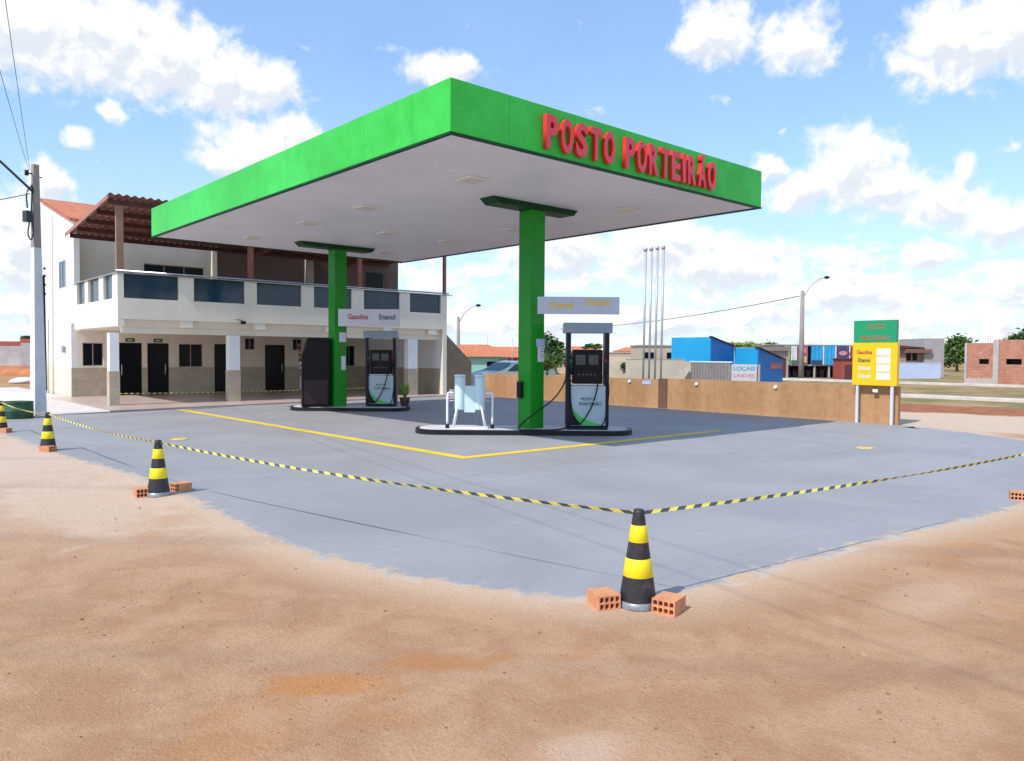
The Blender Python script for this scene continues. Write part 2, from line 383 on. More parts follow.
DIAG = RAD(-YAW)                              # the pump islands stand diagonally across the forecourt
def dg(lat, dep, z=0.0):
    return Vector((dep * math.sin(y_) + lat * math.cos(y_), dep * math.cos(y_) - lat * math.sin(y_), z))
def at(px, dep, z=0.0):                       # a point dep metres out in the direction of picture column px
    return dg((px - 512) / F_PX * dep, dep, z)

# ---------------------------------------------------------------- pavement outline
outline = [(3.0, 3.0)]
PV = [(4.72, 24.5), (2.35, 23.55), (2.6, 21.8), (2.82, 19.0), (2.97, 15.2), (3.24, 12.7), (3.31, 9.74), (3.17, 7.6), (3.23, 6.22), (3.45, 5.26), (3.72, 4.57), (4.0, 4.06),
      (4.28, 3.76), (4.75, 3.50), (5.6, 3.42), (6.4, 3.37), (8.1, 3.2), (10.2, 2.94), (13.0, 2.9), (16.2, 3.1), (18.2, 3.9), (19.4, 5.15), (20.5, 6.8), (21.0, 8.1)]
dense = spline([(x, y, 0) for x, y in PV], 24)
jit = []
for i, p in enumerate(dense):
    a = dense[max(0, i - 1)]; b = dense[min(len(dense) - 1, i + 1)]; t = (b - a).normalized(); nrm = Vector((t.y, -t.x, 0))
    amp = 0.035 * mnoise.noise(p * 2.2) + 0.03 * mnoise.noise(p * 6.0) + 0.012 * mnoise.noise(p * 20.0)
    jit.append(p + nrm * (amp * 0.8 + 0.13))
front_edge = [Vector((p.x, p.y, 0)) for p in jit]
back = [Vector((21.19, 8.55, 0)), Vector((21.19, 26.6, 0)), Vector((9.0, 25.42, 0))]
poly = front_edge + back
def inset(pl, d):
    o = []
    n = len(pl)
    for i, p in enumerate(pl):
        a = pl[(i - 3) % n]; b = pl[(i + 3) % n]; t = (b - a).normalized(); o.append(p + Vector((-t.y, t.x, 0)) * d)
    return o
def edge_dist(x, y):
    """distance to the free pavement edge, negative inside the pavement"""
    best = 1e9; q = Vector((x, y, 0))
    for i in range(0, len(dense) - 1, 3):
        a = dense[i]; b = dense[min(i + 3, len(dense) - 1)]; ab = b - a
        t = max(0, min(1, (q - a).dot(ab) / max(1e-9, ab.length_squared))); best = min(best, (a + ab * t - q).length)
    ins = False; n = len(polc)
    for i in range(n):
        p1 = polc[i]; p2 = polc[(i + 1) % n]
        if (p1.y > y) != (p2.y > y) and x < (p2.x - p1.x) * (y - p1.y) / (p2.y - p1.y) + p1.x: ins = not ins
    return -best if ins else best
polc = [d for d in dense[::3]] + back

# ---------------------------------------------------------------- ground
def arange(a, b, s):
    o = []; v = a
    while v < b - 1e-6: o.append(v); v += s
    return o
xs = [-3500, -1500, -600, -250, -100, -50, -25, -14, -9, -6] + arange(-4.5, 14, 0.13) + arange(14, 30, 0.5) + [30, 32, 35, 40, 48, 58, 75, 110, 200, 450, 1000, 3500]
ys = [-3500, -1000, -300, -80, -25, -10, -5, -3] + arange(-1.5, 17, 0.13) + arange(17, 30, 0.4) + [30, 33, 38, 45, 60, 90, 140, 250, 600, 1300, 3500]
gm = bpy.data.meshes.new('ground')
V = []; dist = []
for y in ys:
    for x in xs:
        near = -5 < x < 30 and -3 < y < 30
        d = edge_dist(x, y) if near else (0 if 0 < x < 0 else 5.0)
        if near and 4 < x < 21.1 and 8.9 < y < 27 : d = min(d, -1)
        z = 0.0
        if near:
            q = Vector((x, y, 0))
            nz = 0.010 * mnoise.noise(q * 0.8) + 0.006 * mnoise.noise(q * 3.1) + 0.004 * mnoise.noise(q * 8)
            rag = 0.007 * mnoise.noise(q * 2.6) + 0.008 * mnoise.noise(q * 7.5)
            if d < 0: z = 0.013 + rag - min(0.06, -d * 0.14)
            else: z = 0.013 + rag * max(0, 1 - d * 1.5) - min(0.013, d * 0.02) + nz * min(1, d * 1.2)
            if x > 14: z = max(-0.012, min(z, -0.005))
        V.append((x, y, z)); dist.append(max(0.0, d))
nx = len(xs)
Fc = [(j * nx + i, j * nx + i + 1, (j + 1) * nx + i + 1, (j + 1) * nx + i) for j in range(len(ys) - 1) for i in range(nx - 1)]
gm.from_pydata(V, [], Fc); gm.update()
at_ = gm.attributes.new('edge', 'FLOAT', 'POINT'); at_.data.foreach_set('value', dist)
for p in gm.polygons: p.use_smooth = True
ground = bpy.data.objects.new('ground', gm); C.objects.link(ground); tag(ground, kind='structure')

PATCHES = [(2.0, 3.74, 0.42, 0.2, 0.7, 0.75), (2.72, 3.52, 0.5, 0.17, 0.7, 0.75), (3.3, 3.15, 0.35, 0.12, 0.7, 0.4)]
PALE = [(2.3, 10.2, 1.2, 2.6, 0.0, 0.75), (2.1, 15.0, 1.4, 4.0, 0.0, 0.8), (2.55, 2.35, 0.35, 0.2, 0.3, 0.5), (6.2, 2.2, 0.9, 0.3, 0.0, 0.4)]
m = bpy.data.materials.new('packed_dirt'); m.use_nodes = True; k = NT(m.node_tree); b = m.node_tree.nodes['Principled BSDF']
gp_ = k.n('ShaderNodeNewGeometry').outputs['Position']; sp = k.n('ShaderNodeSeparateXYZ'); k.put(sp.inputs[0], gp_)
X_, Y_ = sp.outputs[0], sp.outputs[1]
big = k.noise(gp_, 0.45, 5, 0.6); mid = k.noise(gp_, 1.7, 6, 0.65, 0.4); fine = k.noise(gp_, 14, 6, 0.7); grit = k.noise(gp_, 90, 3, 0.6)
c = k.mix(k.ss(mid, 0.36, 0.64), (0.415, 0.222, 0.118), (0.510, 0.298, 0.170))
c = k.mix(k.m('MULTIPLY', k.ss(big, 0.50, 0.66), 0.35), c, (0.36, 0.215, 0.125))
blob = k.noise(gp_, 0.9, 4, 0.55, 0.8)
c = k.mix(k.m('MULTIPLY', k.ss(blob, 0.58, 0.70), 0.40), c, (0.48, 0.21, 0.065))
c = k.mix(k.m('MULTIPLY', k.ss(k.noise(gp_, 5.0, 6, 0.7, 0.2), 0.60, 0.72), 0.45), c, (0.58, 0.42, 0.30))
gr2 = k.noise(gp_, 38, 5, 0.75)
c = k.mix(k.m('MULTIPLY', k.ss(gr2, 0.56, 0.68), 0.5), c, (0.23, 0.13, 0.085))
c = k.mix(k.m('MULTIPLY', k.ss(gr2, 0.42, 0.32), 0.35), c, (0.66, 0.46, 0.31))
def patch(cx, cy, rx, ry, rot=0.0):
    q_ = k.v('SUBTRACT', gp_, (cx, cy, 0)); vr_ = k.n('ShaderNodeVectorRotate', rotation_type='Z_AXIS'); k.put(vr_.inputs['Vector'], q_); vr_.inputs['Angle'].default_value = rot
    l_ = k.v('LENGTH', k.v('MULTIPLY', vr_.outputs[0], (1 / rx, 1 / ry, 0)))
    return k.ss(k.m('ADD', l_, k.m('MULTIPLY', k.m('SUBTRACT', mid, 0.5), 2.6)), 1.15, 0.35)
for cx, cy, rx, ry, ro, am in PATCHES: c = k.mix(k.m('MULTIPLY', patch(cx, cy, rx, ry, ro), am), c, (0.50, 0.215, 0.062))
for cx, cy, rx, ry, ro, am in PALE: c = k.mix(k.m('MULTIPLY', patch(cx, cy, rx, ry, ro), am), c, (0.64, 0.47, 0.34))
ea = k.n('ShaderNodeAttribute', attribute_name='edge').outputs['Fac']
ew = k.m('ADD', ea, k.m('MULTIPLY', k.m('SUBTRACT', mid, 0.5), 0.8))
c = k.mix(k.ss(ew, 0.75, -0.05, 0.0, 0.8), c, (0.64, 0.47, 0.33))
farl = k.m('MULTIPLY', k.ss(k.m('ADD', Y_, k.m('MULTIPLY', big, 6.0)), 8.0, 19.0), k.ss(X_, 6.0, 4.0))
c = k.mix(k.m('MULTIPLY', farl, 0.75), c, (0.60, 0.46, 0.37))
# faint dark curved strips
wvv = k.n('ShaderNodeTexWave', wave_type='BANDS', bands_direction='DIAGONAL'); k.put(wvv.inputs['Vector'], gp_)
wvv.inputs['Scale'].default_value = 0.16; wvv.inputs['Distortion'].default_value = 3.5; wvv.inputs['Detail'].default_value = 2; wvv.inputs['Detail Scale'].default_value = 0.3
c = k.mix(k.m('MULTIPLY', k.ss(wvv.outputs['Fac'], 0.94, 1.0), 0.16), c, (0.22, 0.15, 0.12))
c = k.mix(k.m('MULTIPLY', k.ss(fine, 0.56, 0.74), 0.28), c, (0.25, 0.15, 0.10))
c = k.mix(k.m('MULTIPLY', k.ss(grit, 0.56, 0.70), 0.6), c, (0.24, 0.15, 0.11))
c = k.mix(k.m('MULTIPLY', k.ss(grit, 0.42, 0.30), 0.35), c, (0.68, 0.50, 0.38))
# open land beyond the forecourt
zn = k.m('ADD', X_, k.m('MULTIPLY', k.m('SUBTRACT', k.noise(gp_, 0.35, 5, 0.6), 0.5), 4.0))
c = k.mix(k.ss(zn, 20.3, 21.4), c, k.mix(mid, (0.52, 0.38, 0.27), (0.64, 0.50, 0.38)))
redc = k.mix(k.ss(mid, 0.35, 0.65), (0.30, 0.105, 0.05), (0.38, 0.15, 0.075))
c = k.mix(k.ss(zn, 26.4, 27.4), c, redc)
gn = k.noise(gp_, 0.5, 6, 0.7); grass = k.mix(k.ss(gn, 0.40, 0.62), (0.34, 0.235, 0.115), (0.19, 0.165, 0.06))
grass = k.mix(k.m('MULTIPLY', k.ss(k.noise(gp_, 0.22, 5, 0.7), 0.52, 0.62), 0.9), grass, (0.42, 0.27, 0.15))
c = k.mix(k.ss(zn, 30.8, 32.0), c, grass)
c = k.mix(k.ss(Y_, 43.0, 49.0), c, k.mix(k.ss(gn, 0.40, 0.60), (0.42, 0.17, 0.07), (0.40, 0.30, 0.13)))
k.put(b.inputs['Base Color'], c); b.inputs['Roughness'].default_value = 0.95; b.inputs['Specular IOR Level'].default_value = 0.2
bn = k.n('ShaderNodeBump'); bn.inputs['Strength'].default_value = 0.7; bn.inputs['Distance'].default_value = 0.02
k.put(bn.inputs['Height'], k.m('ADD', k.m('MULTIPLY', fine, 1.0), k.m('ADD', k.m('MULTIPLY', gr2, 0.8), k.m('MULTIPLY', grit, 0.4)))); k.put(b.inputs['Normal'], bn.outputs[0])
gm.materials.append(m)

# pavement sheet with a dusty rim
bm = bmesh.new(); lay = bm.verts.layers.float.new('dust')
base_poly = [Vector((p.x, p.y, 0)) for p in dense] + back
r0 = poly; r1 = inset(base_poly, 0.16); r2 = inset(base_poly, 0.40)
rings = []
for ri, (rg, dv) in enumerate(((r0, 1.0), (r1, 0.55), (r2, 0.0))):
    vs = []
    for i, p in enumerate(rg):
        v = bm.verts.new((p.x, p.y, 0.010)); free = i < len(front_edge); v[lay] = dv if free else 0.0; vs.append(v)
    rings.append(vs)
n = len(poly)
for a_, b_ in ((0, 1), (1, 2)):
    for i in range(n):
        j = (i + 1) % n; bm.faces.new((rings[a_][i], rings[a_][j], rings[b_][j], rings[b_][i]))
bm.faces.new(rings[2])
# thin concrete edge going down into the dirt
low = [bm.verts.new((v.co.x, v.co.y, -0.06)) for v in rings[0]]
for i in range(n):
    j = (i + 1) % n; bm.faces.new((rings[0][j], rings[0][i], low[i], low[j]))
bmesh.ops.triangulate(bm, faces=[f for f in bm.faces if len(f.verts) > 4])
bmesh.ops.recalc_face_normals(bm, faces=bm.faces[:])
pm = bpy.data.meshes.new('pavement'); bm.to_mesh(pm); bm.free()
pav = bpy.data.objects.new('pavement', pm); C.objects.link(pav); tag(pav, kind='structure')
m = bpy.data.materials.new('grey_forecourt_concrete'); m.use_nodes = True; k = NT(m.node_tree); b = m.node_tree.nodes['Principled BSDF']
gp_ = k.n('ShaderNodeNewGeometry').outputs['Position']
n1 = k.noise(gp_, 0.5, 6, 0.6, 0.6); n2 = k.noise(k.v('MULTIPLY', gp_, (0.35, 2.2, 1)), 1.1, 6, 0.65); n3 = k.noise(gp_, 35, 4, 0.6)
c = k.mix(k.ss(n1, 0.32, 0.68), (0.280, 0.271, 0.276), (0.328, 0.316, 0.318))
c = k.mix(k.m('MULTIPLY', k.ss(n2, 0.55, 0.75), 0.35), c, (0.40, 0.385, 0.41))
c = k.mix(k.m('MULTIPLY', k.ss(n2, 0.45, 0.28), 0.25), c, (0.22, 0.22, 0.26))
c = k.mix(k.m('MULTIPLY', k.ss(n3, 0.55, 0.75), 0.18), c, (0.19, 0.19, 0.22))
c = k.mix(k.m('MULTIPLY', k.ss(k.noise(gp_, 0.8, 6, 0.7, 1.2), 0.60, 0.72), 0.35), c, (0.46, 0.39, 0.35))
sp2 = k.n('ShaderNodeSeparateXYZ'); k.put(sp2.inputs[0], gp_)
for o_i, per in ((0, 4.6), (1, 5.1)):
    fr = k.m('FRACT', k.m('DIVIDE', k.m('ADD', sp2.outputs[o_i], 1.3), per))
    c = k.mix(k.m('MULTIPLY', k.m('LESS_THAN', fr, 0.0022), 0.45), c, (0.16, 0.16, 0.18))
spots = k.noise(gp_, 2.6, 3, 0.5)
c = k.mix(k.m('MULTIPLY', k.ss(spots, 0.70, 0.76), 0.4), c, (0.15, 0.15, 0.18))
du = k.n('ShaderNodeAttribute', attribute_name='dust').outputs['Fac']
c = k.mix(k.ss(k.m('ADD', du, k.m('MULTIPLY', k.m('SUBTRACT', k.noise(gp_, 5, 6, 0.7), 0.5), 1.4)), 0.62, 0.95, 0.0, 0.8), c, (0.58, 0.43, 0.31))
k.put(b.inputs['Base Color'], c); b.inputs['Roughness'].default_value = 0.62
bn = k.n('ShaderNodeBump'); bn.inputs['Strength'].default_value = 0.15; bn.inputs['Distance'].default_value = 0.01
k.put(bn.inputs['Height'], n3); k.put(b.inputs['Normal'], bn.outputs[0])
pm.materials.append(m)

# painted yellow lines: one angled strip
def ribbon(pts, w, z, name, mt):
    mb = MB(); P = [Vector((x, y, 0)) for x, y in pts]; L = []; Rr = []
    for i, p in enumerate(P):
        a = (P[i] - P[i - 1]).normalized() if i else None; b_ = (P[i + 1] - P[i]).normalized() if i < len(P) - 1 else None
        t = ((a or b_) + (b_ or a)).normalized(); nn = Vector((-t.y, t.x, 0)); sc = 1 / max(0.3, nn.dot(Vector((-(a or b_).y, (a or b_).x, 0))))
        L.append(mb.b.verts.new(p + nn * w / 2 * sc + Vector((0, 0, z)))); Rr.append(mb.b.verts.new(p - nn * w / 2 * sc + Vector((0, 0, z))))
    for i in range(len(P) - 1): mb.b.faces.new((L[i], Rr[i], Rr[i + 1], L[i + 1]))
    return mb.build(name, mt)
tag(ribbon([(8.14, 24.9), (8.18, 10.50), (15.95, 10.50)], 0.23, 0.0145, 'road_marking', M_line), kind='structure')

# porch floor, sidewalk, kerbs
tag(MB().prism([(6.6, 25.05), (9.0, 25.44), (21.0, 26.62), (21.0, 33.6), (6.2, 33.6), (6.2, 25.0)], -0.05, 0.055, 'z').build('porch_floor', M_floor), kind='structure')
tag(MB().prism([(-6, 20.6), (2.33, 23.57), (4.72, 24.52), (6.198, 24.95), (6.198, 33.62), (6.9, 33.64), (6.9, 44.5), (-6, 44.5)], -0.05, 0.03, 'z').build('sidewalk', M_side), kind='structure')
tag(MB().box(36.2, 37.0, -60, 140, -0.05, 0.13, 0.02).build('kerb', M_kerb), kind='structure')
tag(MB().box(54.6, 55.0, -60, 160, -0.05, 0.16, 0.02).build('kerb', M_kerb), kind='structure')

# loose pebbles on the dirt
mb = MB()
cnt = 0
while cnt < 3200:
    lat = random.uniform(-5.5, 6.5); dep = 2.1 + 7 * random.random() ** 1.6
    q = dg(lat, dep)
    if not (-4.4 < q.x < 14 and -1.4 < q.y < 17): cnt += 1; continue
    if edge_dist(q.x, q.y) < 0.03: cnt += 1; continue
    if abs(mnoise.noise(q * 0.7)) < 0.06 and random.random() < 0.7: cnt += 1; continue
    s_ = random.choice([0.0025, 0.003, 0.004, 0.005, 0.006, 0.010 if random.random() < 0.25 else 0.004])
    rr = bmesh.ops.create_icosphere(mb.b, subdivisions=1, radius=s_, matrix=Matrix.Translation((q.x, q.y, s_ * 0.35)) @ Matrix.Diagonal((random.uniform(0.8, 1.5), random.uniform(0.8, 1.4), 0.6, 1)))
    for v in rr['verts']: v.co += Vector((random.uniform(-1, 1), random.uniform(-1, 1), random.uniform(-1, 1))) * s_ * 0.2
    cnt += 1
tag(mb.build('gravel', M_stone), kind='stuff', label='scattered brown pebbles on the packed dirt')

# ---------------------------------------------------------------- canopy
X0, Y0, LX, LY, Z0, Z1 = 7.14, 9.54, 8.83, 14.59, 5.20, 6.01
can = empty('forecourt_canopy', (X0 + LX / 2, Y0 + LY / 2, 0), 0, 'large flat green canopy with raised red letters, on two green columns over the forecourt', 'canopy')
ox, oy = X0 + LX / 2, Y0 + LY / 2
def lc(mb_): mb_.b.transform(Matrix.Translation((-ox, -oy, 0))); return mb_
mb = MB(); t = 0.05
mb.box(X0, X0 + LX, Y0, Y0 + t, Z0, Z1); mb.box(X0, X0 + LX, Y0 + LY - t, Y0 + LY, Z0, Z1)
mb.box(X0, X0 + t, Y0 + t, Y0 + LY - t, Z0, Z1); mb.box(X0 + LX - t, X0 + LX, Y0 + t, Y0 + LY - t, Z0, Z1)
lc(mb).build('fascia', M_green, can)
mb = MB(); e = 0.012
mb.box(X0 - e, X0 + LX + e, Y0 - e, Y0 + 0.07, Z0 - 0.035, Z0 - 0.002); mb.box(X0 - e, X0 + LX + e, Y0 + LY - 0.07, Y0 + LY + e, Z0 - 0.035, Z0 - 0.002)
mb.box(X0 - e, X0 + 0.07, Y0 + 0.07, Y0 + LY - 0.07, Z0 - 0.035, Z0 - 0.002); mb.box(X0 + LX - 0.07, X0 + LX + e, Y0 + 0.07, Y0 + LY - 0.07, Z0 - 0.035, Z0 - 0.002)
lc(mb).build('edge_trim', M_darkgreen, can)
lc(MB().box(X0 + 0.072, X0 + LX - 0.072, Y0 + 0.072, Y0 + LY - 0.072, Z0 - 0.01, Z0 + 0.03)).build('soffit', M_soffit, can)
lc(MB().box(X0 + 0.052, X0 + LX - 0.052, Y0 + 0.052, Y0 + LY - 0.052, Z1 - 0.2, Z1 - 0.15)).build('roof_sheet', M_galv, can)
for cx, cy in ((12.02, 12.95), (12.05, 22.0)):
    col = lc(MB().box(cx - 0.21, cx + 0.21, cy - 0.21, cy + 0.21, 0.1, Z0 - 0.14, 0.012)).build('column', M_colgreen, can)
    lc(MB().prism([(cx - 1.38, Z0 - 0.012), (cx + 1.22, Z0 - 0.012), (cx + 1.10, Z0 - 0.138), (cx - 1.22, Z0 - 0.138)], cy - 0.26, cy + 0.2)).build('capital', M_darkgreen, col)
for lx_, ly_ in ((9.35, 11.8), (9.35, 15.7), (9.35, 18.6), (9.35, 22.1), (13.87, 11.8), (13.87, 15.7), (13.87, 18.6), (13.87, 22.1), (11.76, 18.6)):
    lt = lc(MB().box(lx_ - 0.24, lx_ + 0.24, ly_ - 0.24, ly_ + 0.24, Z0 - 0.05, Z0 - 0.012, 0.008)).build('ceiling_light', M_whitepipe, can)
    lc(MB().box(lx_ - 0.19, lx_ + 0.19, ly_ - 0.19, ly_ + 0.19, Z0 - 0.060, Z0 - 0.051)).build('lamp_glass', M_lamp, lt)
# raised letters
hmesh = text_mesh('H', 1.0, 0.1, 0.03); hh = max(v.co.z for v in hmesh.vertices) - min(v.co.z for v in hmesh.vertices)
def letter(ch, x, wd):
    me = text_mesh(ch, 1.0, 0.085, 0.035, align='LEFT')
    xs_ = [v.co.x for v in me.vertices]; zs_ = [v.co.z for v in me.vertices]
    sz = 0.565 / hh; sxx = wd / (max(xs_) - min(xs_))
    base = 0.0
    me.transform(Matrix.Translation((-min(xs_), 0, 0)))
    me.transform(Matrix.Diagonal((sxx, 1, sz * (0.93 if ch == 'Ã' else 1), 1)))
    me.materials.clear(); me.materials.append(M_red); me.materials.append(M_pink)
    for p in me.polygons:
        if p.normal.y < -0.9: p.material_index = 1
    o = bpy.data.objects.new('sign_letter', me); C.objects.link(o); o.parent = can
    o.location = (x - ox, Y0 - 0.055 - oy, 5.31); return o
x = 9.08
for ch in 'POSTO': letter(ch, x, 0.285); x += 0.366
x = 11.12
for ch in 'PORTEIRÃO':
    wd = 0.10 if ch == 'I' else 0.275; letter(ch, x, wd); x += wd + 0.078

# ---------------------------------------------------------------- two storey building
bld = empty('station_building', (13.5, 33.5, 0), 0, 'two storey cream building with balcony, porch columns and red sheet veranda roof behind the forecourt', 'building')
def lb(mb_): mb_.b.transform(Matrix.Translation((-13.5, -33.5, 0))); return mb_
BX0, BX1, BY = 6.97, 20.15, 27.12
def wall_open(mb_, x0, x1, y0, y1, z0, z1, holes):
    xs_ = sorted({x0, x1, *[h[0] for h in holes], *[h[1] for h in holes]})
    for a, b_ in zip(xs_, xs_[1:]):
        hs = sorted([(h[2], h[3]) for h in holes if h[0] <= a + 1e-6 and h[1] >= b_ - 1e-6]); z = z0
        for h0, h1 in hs:
            if h0 > z + 1e-6: mb_.box(a, b_, y0, y1, z, h0)
            z = h1
        if z < z1 - 1e-6: mb_.box(a, b_, y0, y1, z, z1)
doors = [(8.63, 9.51), (9.73, 10.56), (12.46, 13.28), (14.74, 15.68)]
wins = [(7.36, 8.10, 1.24, 2.15), (10.98, 11.97, 1.18, 2.16), (13.82, 14.28, 1.94, 2.46), (16.09, 16.54, 1.94, 2.46), (18.75, 19.35, 1.18, 2.18)]
holes = [(a, b_, 0.056, 2.17) for a, b_ in doors] + wins
mb = MB(); wall_open(mb, BX0 + 0.202, 20.9, 33.58, 33.80, 0.056, 2.87, holes); lb(mb).build('porch_wall', M_wallin, bld)
mb = MB(); dh = [(a, b_, 0.056, 1.2) for a, b_ in doors]; dd = [(w_[0], w_[1], w_[2], w_[3]) for w_ in wins if w_[2] < 1.17]
xs_ = sorted({BX0, 20.14, *[v for d_ in doors for v in d_]})
for a, b_ in zip(xs_, xs_[1:]):
    if (a, b_) in doors: continue
    lb(MB().box(a, b_, 33.555, 33.578, 0.058, 1.17)).build('dado', M_dado, bld)
for i, (a, b_) in enumerate(doors):
    d_ = lb(MB().box(a + 0.03, b_ - 0.03, 33.60, 33.64, 0.06, 2.13)).build('door', M_dark, bld)
    mb = MB(); mb.box(a, a + 0.03, 33.57, 33.66, 0.06, 2.165); mb.box(b_ - 0.03, b_, 33.57, 33.66, 0.06, 2.165); mb.box(a + 0.03, b_ - 0.03, 33.57, 33.66, 2.132, 2.165)
    lb(mb).build('frame', M_black, d_)
    hx = (a + 0.12) if i == 0 else (b_ - 0.14)
    lb(MB().tube([(hx, 33.56, 0.88), (hx, 33.54, 0.9), (hx, 33.54, 1.28), (hx, 33.56, 1.30)], 0.016, 6)).build('handle', M_alu, d_)
    if i < 2:
        s_ = lb(MB().box((a + b_) / 2 - 0.17, (a + b_) / 2 + 0.17, 33.55, 33.577, 2.21, 2.35)).build('door_sign', mat('green_door_sign', (0.02, 0.10, 0.03), 0.5), bld)
        lb(MB().box((a + b_) / 2 - 0.09, (a + b_) / 2 + 0.09, 33.545, 33.549, 2.26, 2.30)).build('sign_symbol', M_boardw, s_)
def window(a, b_, z0, z1, y=33.66, par=None, dv=1):
    w_ = lb(MB().box(a + 0.03, b_ - 0.03, y, y + 0.02, z0 + 0.03, z1 - 0.03)).build('window', M_dark, par or bld)
    mb = MB(); y0 = y - 0.03; y1 = y + 0.03
    mb.box(a, a + 0.03, y0, y1, z0, z1); mb.box(b_ - 0.03, b_, y0, y1, z0, z1); mb.box(a + 0.03, b_ - 0.03, y0, y1, z0, z0 + 0.03); mb.box(a + 0.03, b_ - 0.03, y0, y1, z1 - 0.03, z1)
    for i in range(dv): c_ = a + (b_ - a) * (i + 1) / (dv + 1); mb.box(c_ - 0.015, c_ + 0.015, y0 - 0.002, y1 + 0.002, z0 + 0.03, z1 - 0.03)
    lb(mb).build('frame', M_greywall if dv else M_black, w_); return w_
for w_ in wins: window(*w_, dv=1)
# main body: gable side wall, upper cream wall, rear and right walls
mb = MB(); mb.prism([(33.80, -0.05), (38.5, -0.05), (38.5, 8.22), (33.0, 6.72), (33.0, 2.88), (33.58, 2.88), (33.58, -0.05)], BX0, BX0 + 0.2, 'x')
lb(mb).build('gable_wall', M_white, bld)
lb(MB().box(BX0 - 0.02, BX0 - 0.002, 33.6, 38.48, 0.03, 1.17)).build('side_dado', mat('cream_side_dado', (0.70, 0.62, 0.48), 0.6, 0.04), bld)
w_ = lb(MB().box(BX0 - 0.012, BX0 - 0.002, 34.34, 35.34, 4.35, 5.35)).build('window', M_glass, bld)
mb = MB(); mb.box(BX0 - 0.03, BX0 - 0.002, 34.28, 34.338, 4.3, 5.4); mb.box(BX0 - 0.03, BX0 - 0.002, 35.342, 35.4, 4.3, 5.4); mb.box(BX0 - 0.03, BX0 - 0.014, 34.82, 34.86, 4.35, 5.35); mb.box(BX0 - 0.03, BX0 - 0.002, 34.34, 35.34, 5.352, 5.4)
lb(mb).build('frame', M_alu, w_)
mb = MB(); mb.tube([(BX0 - 0.06, 37.6, 0.03), (BX0 - 0.06, 37.6, 3.2)], 0.05, 8); mb.tube([(BX0 - 0.05, 36.6, 0.03), (BX0 - 0.05, 36.6, 7.4)], 0.035, 8)
lb(mb).build('drain_pipe', M_cream, bld)
lb(MB().box(BX0 - 0.12, BX0 - 0.022, 34.5, 34.72, 1.75, 2.02, 0.01)).build('meter_box', M_greywall, bld)
mb = MB(); mb.box(BX0 + 0.2, 20.9, 38.3, 38.5, -0.05, 8.2); mb.box(20.7, 20.9, 33.8, 38.3, -0.05, 6.7)
lb(mb).build('rear_wall', M_white, bld)
mb = MB(); wall_open(mb, BX0 + 0.2, 12.35, 33.58, 33.80, 2.88, 6.7, [(9.63, 12.05, 2.9, 5.42)]); lb(mb).build('upper_wall', M_cream, bld)
window(9.63, 12.05, 2.9, 5.42, 33.7, dv=2)
lb(MB().box(12.35, 21.4, 32.9, 33.2, 2.88, 6.45)).build('upper_wall', M_brownwall, bld)
mb = MB(); mb.box(12.15, 12.35, 32.9, 33.58, 2.88, 6.5); lb(mb).build('upper_pillar', M_cream, bld)
lb(MB().box(16.35, 16.72, 32.72, 32.898, 2.88, 6.4)).build('upper_pillar', mat('grey_beige_pillar', (0.42, 0.38, 0.34), 0.8), bld)
w_ = lb(MB().box(19.55, 20.5, 32.87, 32.898, 4.9, 5.75)).build('window', M_dark, bld); lb(MB().box(19.5, 20.55, 32.86, 32.869, 4.86, 4.9)).build('frame', M_black, w_)
# round red house number / notice beside the upper door
lb(MB().tube([(9.08, 33.578, 4.95), (9.08, 33.55, 4.95)], 0.13, 14)).build('wall_plate', mat('pink_red_plate', (0.5, 0.12, 0.2), 0.5), bld)
# slab, beams, columns
mb = MB(); mb.box(BX0 + 0.202, BX1 - 0.002, BY + 0.202, 33.58, 2.62, 2.868); lb(mb).build('balcony_slab', M_cream, bld)
mb = MB(); mb.box(BX0 + 0.202, BX1, 27.40, 27.62, 2.42, 2.618)
lb(mb).build('porch_beam', M_cream, bld)
for cx in (9.15, 11.75, 14.6, 17.15, 19.4):
    lb(MB().box(cx - 0.2, cx + 0.2, BY + 0.01, 27.398, 2.64, 2.866)).build('beam_end', M_cream, bld)
for cx, wd in ((6.92, 0.145), (10.88, 0.2), (14.75, 0.0), (18.55, 0.24)):
    if wd == 0: continue
    c_ = lb(MB().box(cx - wd, cx + wd, 27.36, 27.66, 0.056, 2.418, 0.008)).build('porch_column', M_colw, bld)
    lb(MB().box(cx - wd - 0.012, cx + wd + 0.012, 27.348, 27.672, 0.058, 1.17)).build('column_dado', M_dado, c_)
lb(MB().box(BX1 - 0.2, BX1, BY + 0.202, 33.555, 0.056, 2.618)).build('end_wall', M_colw, bld)
lb(MB().box(BX1 - 0.222, BX1 - 0.202, BY + 0.202, 33.553, 0.058, 1.17)).build('dado', M_dado, bld)
lb(MB().box(BX1 - 0.2, BX1, BY, BY + 0.2, 0.056, 2.868)).build('end_wall', M_cream, bld)
